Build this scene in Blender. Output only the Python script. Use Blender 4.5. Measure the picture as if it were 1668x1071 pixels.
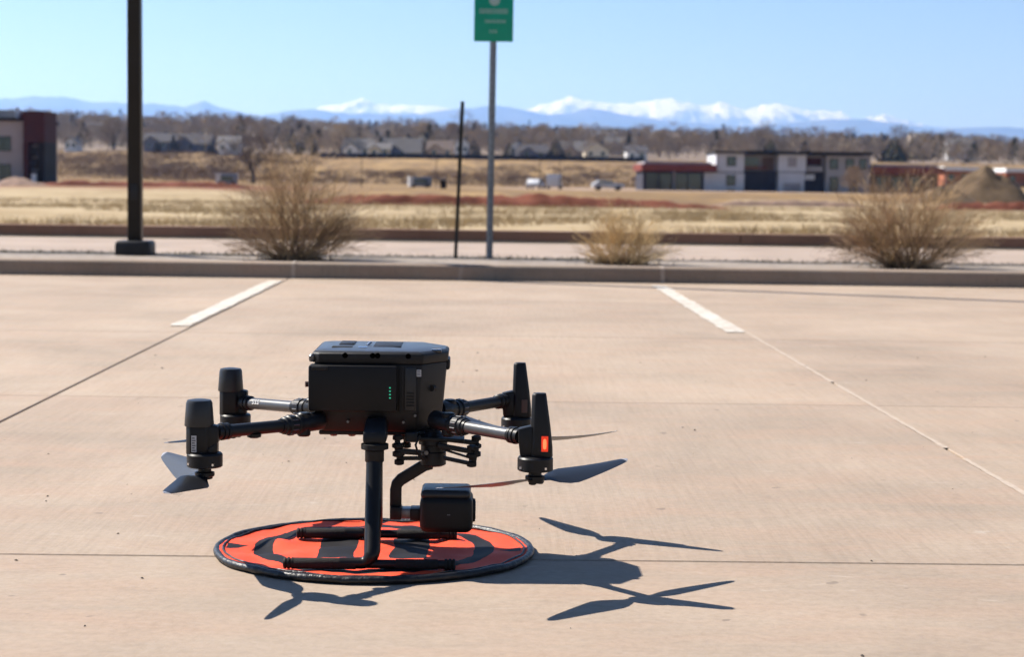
import bpy, bmesh, math, random
from mathutils import Vector, Matrix, noise
R = math.radians
for o in list(bpy.data.objects):
    bpy.data.objects.remove(o)
SC = bpy.context.scene
COL = SC.collection

# ------------------------------------------------------------------ camera, sky, sun, exposure
CAM_H = 0.742
PITCH, YAW, ROLL = R(4.6487), R(0.8974), 0.0140
FPX = 2950.0                                   # focal length in photo pixels (1668 wide)
_f = Vector((math.sin(YAW) * math.cos(PITCH), math.cos(YAW) * math.cos(PITCH), -math.sin(PITCH)))
_r0 = Vector((math.cos(YAW), -math.sin(YAW), 0))
_u0 = _r0.cross(_f)
_r = _r0 * math.cos(ROLL) + _u0 * math.sin(ROLL)
_u = -_r0 * math.sin(ROLL) + _u0 * math.cos(ROLL)
cam_data = bpy.data.cameras.new('camera')
cam = bpy.data.objects.new('camera', cam_data)
COL.objects.link(cam)
m = Matrix((_r, _u, -_f)).transposed().to_4x4()
m.translation = (0, 0, CAM_H)
cam.matrix_world = m
cam_data.sensor_width = 36
cam_data.lens = 36 * FPX / 1668
cam_data.clip_start = 0.05
cam_data.clip_end = 120000
cam_data.dof.use_dof = True
cam_data.dof.focus_distance = 3.42
cam_data.dof.aperture_fstop = 7.2
SC.camera = cam

SUN_DIR = Vector((-0.925, 0.42, 1.0)).normalized()          # towards the sun
EL = math.asin(SUN_DIR.z)
AZ = math.atan2(SUN_DIR.x, SUN_DIR.y)                       # from +Y, clockwise positive
world = bpy.data.worlds.new('World')
SC.world = world
world.use_nodes = True
wn = world.node_tree.nodes
wn.clear()
sky = wn.new('ShaderNodeTexSky')
sky.sky_type = 'NISHITA'
sky.sun_disc = False
sky.sun_elevation = EL
sky.sun_rotation = AZ
sky.altitude = 1700
sky.air_density = 1.0
sky.dust_density = 0.0
sky.ozone_density = 3.6
bg = wn.new('ShaderNodeBackground')
bg.inputs['Strength'].default_value = 0.05
wo = wn.new('ShaderNodeOutputWorld')
world.node_tree.links.new(sky.outputs[0], bg.inputs[0])
world.node_tree.links.new(bg.outputs[0], wo.inputs[0])

sl = bpy.data.lights.new('sun', 'SUN')
sl.energy = 5.0
sl.angle = R(0.53)
sl.color = (1.0, 0.96, 0.92)
so = bpy.data.objects.new('sun', sl)
COL.objects.link(so)
so.rotation_euler = (-SUN_DIR).to_track_quat('-Z', 'Y').to_euler()
so.location = (-20, 10, 30)

vs = SC.view_settings
vs.view_transform = 'Standard'
vs.look = 'None'
vs.gamma = 1
vs.use_curve_mapping = False
vs.exposure = 1.2
SC.render.engine = 'CYCLES'
cy = SC.cycles
cy.use_denoising = True
cy.max_bounces = 6
cy.volume_bounces = 1
cy.caustics_reflective = False
cy.caustics_refractive = False

def at(px, py, Y):
    """point at depth Y seen at photo position px, py"""
    d = _f + _r * ((px - 834) / FPX) - _u * ((py - 535.5) / FPX)
    return Vector((0, 0, CAM_H)) + d * (Y / d.y)

# ------------------------------------------------------------------ materials
def nodes_of(mt):
    mt.use_nodes = True
    nt = mt.node_tree
    return nt, nt.nodes.get('Principled BSDF')

def mat(name, col, rough=0.6, metal=0.0, var=0.0, scale=8.0, bump=0.0, bscale=None, coord='Object',
        emit=None, estr=0.0, spec=0.15, stretch=(1, 1, 1), coat=0.0, col2=None, detail=4):
    mt = bpy.data.materials.new(name)
    nt, b = nodes_of(mt)
    L = nt.links
    b.inputs['Base Color'].default_value = (*col, 1)
    b.inputs['Roughness'].default_value = rough
    b.inputs['Metallic'].default_value = metal
    b.inputs['Specular IOR Level'].default_value = spec
    if coat:
        b.inputs['Coat Weight'].default_value = coat
    if emit:
        b.inputs['Emission Color'].default_value = (*emit, 1)
        b.inputs['Emission Strength'].default_value = estr
    if var or bump or col2:
        tc = nt.nodes.new('ShaderNodeTexCoord')
        mp = nt.nodes.new('ShaderNodeMapping')
        mp.inputs['Scale'].default_value = stretch
        L.new(tc.outputs[coord], mp.inputs[0])
    if var or col2:
        n = nt.nodes.new('ShaderNodeTexNoise')
        n.inputs['Scale'].default_value = scale
        n.inputs['Detail'].default_value = detail
        n.inputs['Roughness'].default_value = 0.6
        L.new(mp.outputs[0], n.inputs['Vector'])
        cr = nt.nodes.new('ShaderNodeValToRGB')
        a = [max(0, c * (1 - var)) for c in col]
        c2 = col2 if col2 else [min(1, c * (1 + var)) for c in col]
        cr.color_ramp.elements[0].position = 0.3
        cr.color_ramp.elements[1].position = 0.7
        cr.color_ramp.elements[0].color = (*a, 1)
        cr.color_ramp.elements[1].color = (*c2, 1)
        L.new(n.outputs['Fac'], cr.inputs[0])
        L.new(cr.outputs[0], b.inputs['Base Color'])
    if bump:
        n2 = nt.nodes.new('ShaderNodeTexNoise')
        n2.inputs['Scale'].default_value = bscale or scale * 4
        n2.inputs['Detail'].default_value = 5
        L.new(mp.outputs[0], n2.inputs['Vector'])
        bp = nt.nodes.new('ShaderNodeBump')
        bp.inputs['Strength'].default_value = bump
        bp.inputs['Distance'].default_value = 0.01
        L.new(n2.outputs['Fac'], bp.inputs['Height'])
        L.new(bp.outputs[0], b.inputs['Normal'])
    return mt

def mathn(nt, op, a, b=None, c=None):
    n = nt.nodes.new('ShaderNodeMath')
    n.operation = op
    for i, v in enumerate((a, b, c)):
        if v is None:
            continue
        if isinstance(v, (int, float)):
            n.inputs[i].default_value = v
        else:
            nt.links.new(v, n.inputs[i])
    return n.outputs[0]

def noise_tex(nt, vec, scale, detail=4, rough=0.6, dist=0.0):
    n = nt.nodes.new('ShaderNodeTexNoise')
    n.inputs['Scale'].default_value = scale
    n.inputs['Detail'].default_value = detail
    n.inputs['Roughness'].default_value = rough
    n.inputs['Distortion'].default_value = dist
    nt.links.new(vec, n.inputs['Vector'])
    return n.outputs['Fac']

def ramp(nt, fac, stops):
    cr = nt.nodes.new('ShaderNodeValToRGB')
    e = cr.color_ramp.elements
    while len(e) < len(stops):
        e.new(0.5)
    for i, (p, c) in enumerate(stops):
        e[i].position = p
        e[i].color = (*c, 1) if len(c) == 3 else c
    nt.links.new(fac, cr.inputs[0])
    return cr.outputs[0]

def mixc(nt, fac, a, b, mode='MIX'):
    n = nt.nodes.new('ShaderNodeMix')
    n.data_type = 'RGBA'
    n.blend_type = mode
    for s, v in ((n.inputs[0], fac), (n.inputs[6], a), (n.inputs[7], b)):
        if isinstance(v, (int, float)):
            s.default_value = v
        elif isinstance(v, tuple):
            s.default_value = (*v, 1)
        else:
            nt.links.new(v, s)
    return n.outputs[2]

def mapping(nt, scale, kind='Geometry', rot=(0, 0, 0)):
    if kind == 'Geometry':
        g = nt.nodes.new('ShaderNodeNewGeometry')
        src = g.outputs['Position']
    else:
        src = nt.nodes.new('ShaderNodeTexCoord').outputs[kind]
    mp = nt.nodes.new('ShaderNodeMapping')
    mp.inputs['Scale'].default_value = scale
    mp.inputs['Rotation'].default_value = rot
    nt.links.new(src, mp.inputs[0])
    return mp.outputs[0]

def concrete_material(name, base, broom_scale, broom_amt, stretch, spots=True):
    mt = bpy.data.materials.new(name)
    nt, b = nodes_of(mt)
    b.inputs['Roughness'].default_value = 0.85
    b.inputs['Specular IOR Level'].default_value = 0.25
    v1 = mapping(nt, (1, 1, 1))
    big = noise_tex(nt, v1, 0.9, 5, 0.62, 0.4)
    mid = noise_tex(nt, mapping(nt, (0.8, 2.4, 1)), 2.6, 5, 0.65, 0.3)
    fine = noise_tex(nt, v1, 55, 4, 0.7)
    br = noise_tex(nt, mapping(nt, stretch), broom_scale, 3, 0.6)
    d = tuple(c * 0.76 for c in base)
    l = tuple(min(1, c * 1.16) for c in base)
    c1 = ramp(nt, big, [(0.28, d), (0.55, base), (0.75, l)])
    warm = (base[0] * 1.06, base[1] * 0.93, base[2] * 0.88)
    c2 = mixc(nt, mathn(nt, 'MULTIPLY', mathn(nt, 'SUBTRACT', mid, 0.42), 2.2), c1, warm)
    brc = ramp(nt, br, [(0.3, (0.84, 0.83, 0.82)), (0.6, (1.02, 1.02, 1.02))])
    c3 = mixc(nt, broom_amt, c2, brc, 'MULTIPLY')
    fic = ramp(nt, fine, [(0.32, (0.86, 0.85, 0.84)), (0.6, (1.03, 1.03, 1.03))])
    c4 = mixc(nt, 0.8, c3, fic, 'MULTIPLY')
    if spots:
        sp = noise_tex(nt, v1, 16, 2, 0.4)
        c4 = mixc(nt, ramp(nt, sp, [(0.735, (0, 0, 0)), (0.77, (0.75, 0.75, 0.75))]), c4, (0.16, 0.125, 0.10))
        st = noise_tex(nt, mapping(nt, (2.2, 7, 1)), 1.6, 6, 0.7, 0.8)
        c4 = mixc(nt, ramp(nt, st, [(0.60, (0, 0, 0)), (0.74, (0.46, 0.46, 0.46))]), c4, tuple(x * 0.64 for x in base))
        pl = noise_tex(nt, mapping(nt, (3, 6, 1)), 2.1, 3, 0.6, 0.5)
        c4 = mixc(nt, ramp(nt, pl, [(0.66, (0, 0, 0)), (0.76, (0.4, 0.4, 0.4))]), c4, (0.44, 0.39, 0.34))
    oi = nt.nodes.new('ShaderNodeObjectInfo')
    tint = ramp(nt, oi.outputs['Random'], [(0.0, (0.97, 0.97, 0.97)), (1.0, (1.035, 1.03, 1.02))])
    c4 = mixc(nt, 1.0, c4, tint, 'MULTIPLY')
    if spots:
        blot = noise_tex(nt, mapping(nt, (0.7, 0.45, 1)), 0.8, 6, 0.7, 1.2)
        c4 = mixc(nt, ramp(nt, blot, [(0.50, (0, 0, 0)), (0.72, (0.34, 0.34, 0.34))]), c4, tuple(min(1, x * k) for x, k in zip(base, (1.28, 1.30, 1.32))))
        drip = noise_tex(nt, mapping(nt, (1, 1.6, 1)), 3.1, 5, 0.6, 0.2)
        c4 = mixc(nt, ramp(nt, drip, [(0.66, (0, 0, 0)), (0.72, (0.26, 0.26, 0.26))]), c4, tuple(x * 0.58 for x in base))
    nt.links.new(c4, b.inputs['Base Color'])
    bp = nt.nodes.new('ShaderNodeBump')
    bp.inputs['Strength'].default_value = 0.5
    bp.inputs['Distance'].default_value = 0.002
    h = mathn(nt, 'ADD', mathn(nt, 'MULTIPLY', br, 0.7), fine)
    nt.links.new(h, bp.inputs['Height'])
    nt.links.new(bp.outputs[0], b.inputs['Normal'])
    return mt

CONC = (0.312, 0.248, 0.192)
M = {}
M['slab_broom'] = concrete_material('concrete_broomed', CONC, 75, 0.55, (1.0, 0.035, 1), True)
M['slab_plain'] = concrete_material('concrete_plain', (0.305, 0.243, 0.189), 30, 0.35, (0.35, 1.2, 1), True)
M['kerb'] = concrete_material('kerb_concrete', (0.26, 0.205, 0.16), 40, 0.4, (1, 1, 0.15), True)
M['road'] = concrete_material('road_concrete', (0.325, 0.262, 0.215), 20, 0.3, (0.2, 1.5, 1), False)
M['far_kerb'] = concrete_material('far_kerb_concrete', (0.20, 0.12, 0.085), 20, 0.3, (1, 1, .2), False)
M['joint_dirt'] = mat('joint_dirt', (0.06, 0.05, 0.042), 0.95, var=0.4, scale=30)
M['filler'] = mat('joint_filler_mortar', (0.36, 0.295, 0.24), 0.9, var=0.12, scale=25)
M['black'] = mat('black_plastic', (0.009, 0.009, 0.0105), 0.42, var=0.12, scale=60, spec=0.22)
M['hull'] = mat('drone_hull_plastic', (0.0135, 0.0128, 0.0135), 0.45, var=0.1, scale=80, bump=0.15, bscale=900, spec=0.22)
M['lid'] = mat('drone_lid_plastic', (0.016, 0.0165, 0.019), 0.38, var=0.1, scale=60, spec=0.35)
M['top_sheen_skin'] = mat('drone_top_sky_sheen', (0.040, 0.043, 0.050), 0.33, var=0.1, scale=60, spec=0.6)  # sky reflection on the drone's top put into a lighter, bluer base
M['battery'] = mat('battery_plastic', (0.0075, 0.007, 0.0075), 0.5, var=0.1, scale=60, spec=0.22)
M['carbon'] = mat('arm_carbon_tube', (0.050, 0.050, 0.053), 0.36, spec=0.6, var=0.15, scale=90, stretch=(1, 1, 1))
M['arm_shaded'] = mat('arm_shaded_tube', (0.012, 0.012, 0.013), 0.42, spec=0.22)  # darker copy of the arm tube, shade on two arms put into colour
M['grey_metal'] = mat('dark_anodised_metal', (0.12, 0.12, 0.125), 0.35, metal=0.7, var=0.15, scale=70)
M['silver'] = mat('bright_metal', (0.65, 0.65, 0.68), 0.22, metal=1.0)
M['blade'] = mat('propeller_plastic', (0.013, 0.0135, 0.016), 0.33, spec=0.4)
M['blade_tip'] = mat('propeller_tip_grey', (0.26, 0.26, 0.28), 0.35)
M['leg'] = mat('leg_tube', (0.0075, 0.0075, 0.0085), 0.36, spec=0.22)
M['foam'] = mat('skid_foam', (0.019, 0.018, 0.018), 0.75, var=0.2, scale=120, bump=0.4, bscale=500)
M['rubber'] = mat('rubber', (0.012, 0.012, 0.012), 0.65, spec=0.22)
M['hole_shade'] = mat('painted_hole_shade', (0.002, 0.002, 0.002), 0.9, spec=0.0)  # shade inside the screw holes, painted black on raised discs
M['white_print'] = mat('white_print', (0.62, 0.62, 0.62), 0.5)
M['sticker'] = mat('sticker', (0.45, 0.45, 0.46), 0.5)
M['sticker_ink'] = mat('sticker_ink', (0.10, 0.10, 0.11), 0.5)
M['led_green'] = mat('led_green', (0.02, 0.3, 0.18), 0.4, emit=(0.05, 0.75, 0.42), estr=0.22)
M['led_red'] = mat('led_red', (0.7, 0.06, 0.02), 0.35, emit=(1.0, 0.05, 0.02), estr=0.22)
M['led_core'] = mat('led_core', (0.9, 0.3, 0.1), 0.35, emit=(1.0, 0.17, 0.06), estr=0.55)
M['knob'] = mat('knob_brown', (0.10, 0.07, 0.06), 0.5)
M['lens'] = mat('lens_glass', (0.01, 0.01, 0.015), 0.06, spec=.5, coat=0.6)
M['pole'] = mat('pole_black_paint', (0.011, 0.010, 0.010), 0.4, var=0.2, scale=5, spec=0.22)
M['pole_base'] = mat('pole_base_cover', (0.020, 0.020, 0.022), 0.5, var=0.25, scale=9, spec=0.22)
M['galv'] = mat('galvanised_post', (0.17, 0.19, 0.22), 0.45, metal=0.35, var=0.18, scale=12, stretch=(1, 1, .2))
M['stake'] = mat('dark_steel_stake', (0.030, 0.032, 0.030), 0.6, var=0.3, scale=14)
M['sign_green'] = mat('sign_green', (0.008, 0.27, 0.18), 0.4, var=0.08, scale=6)
M['sign_white'] = mat('sign_lettering', (0.30, 0.42, 0.40), 0.5)
M['rim'] = mat('pad_rim_nylon', (0.010, 0.0105, 0.013), 0.42, var=0.3, scale=30, bump=0.4, bscale=70, spec=0.4)
M['twig'] = mat('dry_twig', (0.35, 0.235, 0.145), 0.85, var=0.35, scale=7)
M['twig_pale'] = mat('dry_straw', (0.45, 0.31, 0.165), 0.85, var=0.35, scale=9)
M['straw_twig'] = mat('straw_stems', (0.58, 0.42, 0.22), 0.85, var=0.25, scale=9)
M['twig_dark'] = mat('dark_dead_stems', (0.075, 0.055, 0.04), 0.9, var=0.3, scale=9)
M['straw'] = mat('straw_blades', (0.43, 0.325, 0.19), 0.9, var=0.3, scale=0.8)
M['weed'] = mat('weed_litter', (0.10, 0.085, 0.05), 0.95, var=0.5, scale=12)
M['paint'] = None

# worn stripe paint
mt = bpy.data.materials.new('white_stripe_paint')
nt, b = nodes_of(mt)
v = mapping(nt, (1, 1, 1))
wear = noise_tex(nt, v, 9, 8, 0.8, 0.5)
c = ramp(nt, wear, [(0.38, (0.31, 0.25, 0.20)), (0.52, (0.46, 0.42, 0.36)), (0.74, (0.56, 0.53, 0.48))])
nt.links.new(c, b.inputs['Base Color'])
b.inputs['Roughness'].default_value = 0.7
M['paint'] = mt

# landing pad fabric with its printed ring, bars and quarter marks
mt = bpy.data.materials.new('pad_fabric')
nt, b = nodes_of(mt)
tc = nt.nodes.new('ShaderNodeTexCoord')
sx = nt.nodes.new('ShaderNodeSeparateXYZ')
wb = nt.nodes.new('ShaderNodeTexNoise'); wb.inputs['Scale'].default_value = 9; wb.inputs['Detail'].default_value = 5
nt.links.new(tc.outputs['Object'], wb.inputs['Vector'])
wv = nt.nodes.new('ShaderNodeVectorMath'); wv.operation = 'MULTIPLY_ADD'
wv.inputs[1].default_value = (.028, .028, 0); nt.links.new(wb.outputs['Color'], wv.inputs[0])
nt.links.new(tc.outputs['Object'], wv.inputs[2])
wo_ = nt.nodes.new('ShaderNodeVectorMath'); wo_.operation = 'SUBTRACT'; wo_.inputs[1].default_value = (.014, .014, 0)
nt.links.new(wv.outputs[0], wo_.inputs[0])
nt.links.new(wo_.outputs[0], sx.inputs[0])
X, Y = sx.outputs[0], sx.outputs[1]
rad = mathn(nt, 'SQRT', mathn(nt, 'ADD', mathn(nt, 'MULTIPLY', X, X), mathn(nt, 'MULTIPLY', Y, Y)))
def band(v, lo, hi):
    return mathn(nt, 'MULTIPLY', mathn(nt, 'GREATER_THAN', v, lo), mathn(nt, 'LESS_THAN', v, hi))
ring = band(rad, 0.202, 0.238)
ax, ay = mathn(nt, 'ABSOLUTE', X), mathn(nt, 'ABSOLUTE', Y)
bars = mathn(nt, 'MULTIPLY', band(ax, 0.036, 0.108), mathn(nt, 'LESS_THAN', ay, 0.100))
tri1 = mathn(nt, 'MULTIPLY', band(ax, 0.248, 0.290), mathn(nt, 'LESS_THAN', ay, mathn(nt, 'MULTIPLY', mathn(nt, 'SUBTRACT', ax, 0.245), 0.55)))
tri2 = mathn(nt, 'MULTIPLY', band(ay, 0.248, 0.290), mathn(nt, 'LESS_THAN', ax, mathn(nt, 'MULTIPLY', mathn(nt, 'SUBTRACT', ay, 0.245), 0.55)))
ink = mathn(nt, 'MAXIMUM', mathn(nt, 'MAXIMUM', ring, bars), mathn(nt, 'MAXIMUM', tri1, tri2))
fn = noise_tex(nt, tc.outputs['Object'], 14, 4)
red = ramp(nt, fn, [(0.3, (0.66, 0.060, 0.026)), (0.7, (0.74, 0.082, 0.036))])
nt.links.new(mixc(nt, ink, red, (0.011, 0.010, 0.012)), b.inputs['Base Color'])
b.inputs['Roughness'].default_value = 0.65
b.inputs['Specular IOR Level'].default_value = 0.15
M['pad'] = mt

# ------------------------------------------------------------------ mesh helpers
class MB:
    def __init__(self):
        self.v, self.f, self.mi = [], [], []
    def add(self, vs, fs, mi=0):
        k = len(self.v)
        self.v += [tuple(p) for p in vs]
        self.f += [tuple(i + k for i in f) for f in fs]
        self.mi += [mi] * len(fs)
        return self
    def box(self, x0, x1, y0, y1, z0, z1, mi=0):
        vs = [(x0, y0, z0), (x1, y0, z0), (x1, y1, z0), (x0, y1, z0), (x0, y0, z1), (x1, y0, z1), (x1, y1, z1), (x0, y1, z1)]
        return self.add(vs, [(3, 2, 1, 0), (4, 5, 6, 7), (0, 1, 5, 4), (1, 2, 6, 5), (2, 3, 7, 6), (3, 0, 4, 7)], mi)
    def loft(self, rings, mi=0, caps=True):
        n = len(rings[0])
        vs = [p for r in rings for p in r]
        fs = []
        for a in range(len(rings) - 1):
            for i in range(n):
                j = (i + 1) % n
                fs.append((a * n + i, a * n + j, (a + 1) * n + j, (a + 1) * n + i))
        if caps:
            fs.append(tuple(reversed(range(n))))
            fs.append(tuple((len(rings) - 1) * n + i for i in range(n)))
        return self.add(vs, fs, mi)
    def tube(self, pts, rads, n=12, mi=0, caps=True, flat=None):
        pts = [Vector(p) for p in pts]
        if not isinstance(rads, (list, tuple)):
            rads = [rads] * len(pts)
        rings = []
        up = None
        for i, p in enumerate(pts):
            if i == 0: t = pts[1] - p
            elif i == len(pts) - 1: t = p - pts[i - 1]
            else: t = (pts[i + 1] - p).normalized() + (p - pts[i - 1]).normalized()
            t.normalize()
            if up is None:
                up = Vector((0, 0, 1)) if abs(t.z) < 0.9 else Vector((0, 1, 0))
            s = t.cross(up)
            if s.length < 1e-5:
                s = t.orthogonal()
            s.normalize()
            up = s.cross(t).normalized()
            rg = []
            for k in range(n):
                a = 2 * math.pi * k / n
                rg.append(p + (s * math.cos(a) + up * math.sin(a)) * rads[i])
            rings.append(rg)
        return self.loft(rings, mi, caps)
    def lathe(self, c, prof, n=24, mi=0, sx=1, sy=1):
        rings = [[(c[0] + r * sx * math.cos(2 * math.pi * k / n), c[1] + r * sy * math.sin(2 * math.pi * k / n), c[2] + z) for k in range(n)] for r, z in prof]
        return self.loft(rings, mi)
    def mesh(self, name, mats, origin=(0, 0, 0), bevel=0.0, smooth=True, seg=2, ang=35):
        me = bpy.data.meshes.new(name)
        o = Vector(origin)
        me.from_pydata([Vector(p) - o for p in self.v], [], self.f)
        for mm in (mats if isinstance(mats, (list, tuple)) else [mats]):
            me.materials.append(mm)
        me.polygons.foreach_set('material_index', self.mi)
        bm = bmesh.new()
        bm.from_mesh(me)
        bmesh.ops.recalc_face_normals(bm, faces=bm.faces)
        if bevel:
            es = [e for e in bm.edges if len(e.link_faces) == 2 and e.calc_face_angle(0) > R(28)]
            bmesh.ops.bevel(bm, geom=es, offset=bevel, segments=seg, profile=0.5, affect='EDGES', clamp_overlap=True)
        bm.to_mesh(me)
        bm.free()
        if smooth:
            me.polygons.foreach_set('use_smooth', [True] * len(me.polygons))
            me.set_sharp_from_angle(angle=R(ang))
        me.update()
        return me

def root_loc(o):
    p = Vector((0, 0, 0))
    while o:
        p = p + o.location
        o = o.parent
    return p

def link(name, me, parent=None, loc=(0, 0, 0)):
    o = bpy.data.objects.new(name, me)
    COL.objects.link(o)
    o.location = loc
    if parent:
        o.parent = parent
    return o

def part(name, mb, mats, parent, bevel=0.0, smooth=True, seg=2, ang=35):
    """mesh given in world coordinates, linked under its parent"""
    me = mb.mesh(name, mats, root_loc(parent) if parent else (0, 0, 0), bevel, smooth, seg, ang)
    return link(name, me, parent)

def tag(o, label=None, cat=None, group=None, kind=None):
    if label: o['label'] = label
    if cat: o['category'] = cat
    if group: o['group'] = group
    if kind: o['kind'] = kind
    return o

def thing(name, loc, label, cat, group=None):
    o = bpy.data.objects.new(name, None)
    COL.objects.link(o)
    o.location = loc
    o.empty_display_size = 0.1
    return tag(o, label, cat, group)

def single(name, mb, mats, loc, label, cat, group=None, **kw):
    me = mb.mesh(name, mats, loc, **kw)
    return tag(link(name, me, None, loc), label, cat, group)

rnd = random.Random(7)

# ------------------------------------------------------------------ terrain
ZT = [(-400, -0.25), (21.7, -0.25), (21.9, 0.02), (22.1, 0.12), (70, -0.30), (115, -0.80), (150, -0.55), (200, -0.2), (300, -0.45),
      (360, -0.2), (430, 1.4), (500, 4.0), (600, 8.0), (700, 12), (900, 20), (1200, 29), (1600, 33), (2500, 28), (6000, 10), (48000, 0)]
def zt(y):
    for (a, za), (b2, zb) in zip(ZT, ZT[1:]):
        if y <= b2:
            t = max(0, min(1, (y - a) / (b2 - a)))
            if b2 < 30:
                return za + (zb - za) * t
            return za + (zb - za) * (t * t * (3 - 2 * t) * 0.5 + t * 0.5)
    return ZT[-1][1]
def ground(x, y):
    a = 0 if y < 24 else min(1.0, (y - 24) / 300)
    return zt(y) + a * 0.5 * noise.noise((x * 0.013, y * 0.010, 0)) + (0.04 * noise.noise((x * 0.3, y * 0.25, 4)) if 24 < y < 250 else 0) - max(-9, min(9, x * .014)) * max(0.0, min(1.0, (y - 620) / 380))

ys = [-400, -100, -30, 0, 10, 21.7, 21.9, 22.1, 22.6]
y = 23.5
while y < 150:
    ys.append(y); y *= 1.035
while y < 2000:
    ys.append(y); y *= 1.05
while y < 45500:
    ys.append(y); y *= 1.25
ys.append(46000)
NXT = 90
mb = MB()
vs_, fs_ = [], []
for y in ys:
    w = 120 + 0.52 * max(0, y)
    for i in range(NXT + 1):
        x = w * (2 * i / NXT - 1)
        vs_.append((x, y, ground(x, y)))
for j in range(len(ys) - 1):
    for i in range(NXT):
        a = j * (NXT + 1) + i
        fs_.append((a, a + 1, a + NXT + 2, a + NXT + 1))
mb.add(vs_, fs_)
mt = bpy.data.materials.new('dry_prairie_ground')
nt, b = nodes_of(mt)
b.inputs['Roughness'].default_value = 0.95
b.inputs['Specular IOR Level'].default_value = 0.1
g = nt.nodes.new('ShaderNodeNewGeometry')
sp = nt.nodes.new('ShaderNodeSeparateXYZ')
nt.links.new(g.outputs['Position'], sp.inputs[0])
py_ = sp.outputs[1]; px_ = sp.outputs[0]
n1 = noise_tex(nt, mapping(nt, (0.45, 0.28, 0.3)), 1.0, 7, 0.68)
n2 = noise_tex(nt, mapping(nt, (0.03, 0.012, 0.03)), 1.0, 5, 0.6)
n3 = noise_tex(nt, mapping(nt, (0.09, 0.03, 0.1)), 1.0, 5, 0.65)
n0 = noise_tex(nt, mapping(nt, (0.16, 0.07, 0.1)), 1.0, 5, 0.65, 0.6)
n1 = mathn(nt, 'ADD', mathn(nt, 'MULTIPLY', n1, .62), mathn(nt, 'MULTIPLY', n0, .38))
grass = ramp(nt, n1, [(0.36, (0.165, 0.118, 0.064)), (0.45, (0.275, 0.205, 0.118)), (0.54, (0.335, 0.26, 0.16)), (0.64, (0.395, 0.315, 0.21))])
redsoil = ramp(nt, n3, [(0.40, (0.19, 0.075, 0.048)), (0.50, (0.235, 0.13, 0.08)), (0.58, (0.25, 0.17, 0.095)), (0.75, (0.28, 0.20, 0.12))])
field = ramp(nt, n2, [(0.32, (0.125, 0.078, 0.038)), (0.48, (0.23, 0.148, 0.068)), (0.66, (0.29, 0.195, 0.092))])
n4 = noise_tex(nt, mapping(nt, (0.22, 0.035, 0.2)), 1.0, 7, 0.7)
field = mixc(nt, ramp(nt, n4, [(.42, (0, 0, 0)), (.6, (.85, .85, .85))]), field, (0.135, 0.088, 0.05))
wood = ramp(nt, n3, [(0.3, (0.13, 0.10, 0.08)), (0.7, (0.21, 0.165, 0.13))])
ydist = mathn(nt, 'ADD', py_, mathn(nt, 'MULTIPLY', mathn(nt, 'SUBTRACT', n3, 0.5), 60))
def step(lo, hi, src=None):
    mr = nt.nodes.new('ShaderNodeMapRange')
    mr.inputs['From Min'].default_value = lo
    mr.inputs['From Max'].default_value = hi
    nt.links.new(src if src is not None else ydist, mr.inputs['Value'])
    return mr.outputs[0]
gb = mathn(nt, 'SUBTRACT', mathn(nt, 'SUBTRACT', py_, mathn(nt, 'MULTIPLY', mathn(nt, 'SUBTRACT', 1.0, step(-24, -8, px_)), 62)), mathn(nt, 'MULTIPLY', step(12, 20, px_), 45))
c = mixc(nt, step(97, 103, gb), grass, field)
rm = mathn(nt, 'MULTIPLY', mathn(nt, 'MULTIPLY', step(158, 166), mathn(nt, 'SUBTRACT', 1.0, step(200, 215))), mathn(nt, 'SUBTRACT', 1.0, step(-24, -8, px_)))
c = mixc(nt, rm, c, redsoil)
c = mixc(nt, step(225, 260), c, mixc(nt, step(-5, 10, px_), field, (0.27, 0.20, 0.16)))
c = mixc(nt, step(325, 345), c, field)
c = mixc(nt, step(620, 640), c, wood)
nt.links.new(c, b.inputs['Base Color'])
tag(part('terrain', mb, mt, None), kind='structure')

# ------------------------------------------------------------------ parking lot slabs, stripes, kerbs, road
XJ = [-10.0 + 0.01, -7.19, -4.32, -1.448, 1.322, 4.12, 6.92, 9.72]
YJ = [-4.20, -1.63, 0.94, 3.512, 6.08, 8.65, 11.22, 13.44]
mb = MB()
mb.box(XJ[0], XJ[-1], YJ[0], YJ[-1] + 0.02, -0.14, -0.014)
lot = tag(part('parking_lot', mb, M['joint_dirt'], None), kind='structure')
JW = 0.0045
for j in range(len(YJ) - 1):
    for i in range(len(XJ) - 1):
        jw = JW
        mb = MB()
        x0, x1, y0, y1 = XJ[i] + jw, XJ[i + 1] - jw, YJ[j] + jw, YJ[j + 1] - jw
        mb.box(x0, x1, y0, y1, -0.0138, 0.0)
        sl_ = part('concrete_slab', mb, M['slab_plain'] if j <= 2 else M['slab_broom'], lot, bevel=0.0025, seg=1)
# the far cross joints are packed with fine concrete dust, leaving only a shallow groove
for yj in (6.08, 8.65, 11.22):
    for i in range(len(XJ) - 1):
        mb = MB(); mb.box(XJ[i] + JW, XJ[i + 1] - JW, yj - JW - .001, yj + JW + .001, -.0137, -.0011)
        part('joint_packing', mb, M['slab_broom'], lot, smooth=False)
# mortar patched into the joint right of the pad
mb = MB()
yk = 2.2
l_, r_ = [], []
while yk < 11.2:
    w0 = 0.0085 + 0.006 * max(0, noise.noise((yk * 1.1, 3, 0)))
    l_.append((1.322 - w0 * rnd.uniform(.8, 1.25), yk, 0.0014))
    r_.append((1.322 + w0 * rnd.uniform(.7, 1.15), yk, 0.0014))
    yk += 0.05
for k in range(len(l_) - 1):
    if noise.noise((l_[k][1] * 2.3, 9, 0)) < -.42:
        continue
    mb.add([l_[k], r_[k], r_[k + 1], l_[k + 1]], [(0, 1, 2, 3)])
fl = part('joint_filler', mb, M['filler'], lot, smooth=False)
fl['kind'] = 'stuff'

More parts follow.
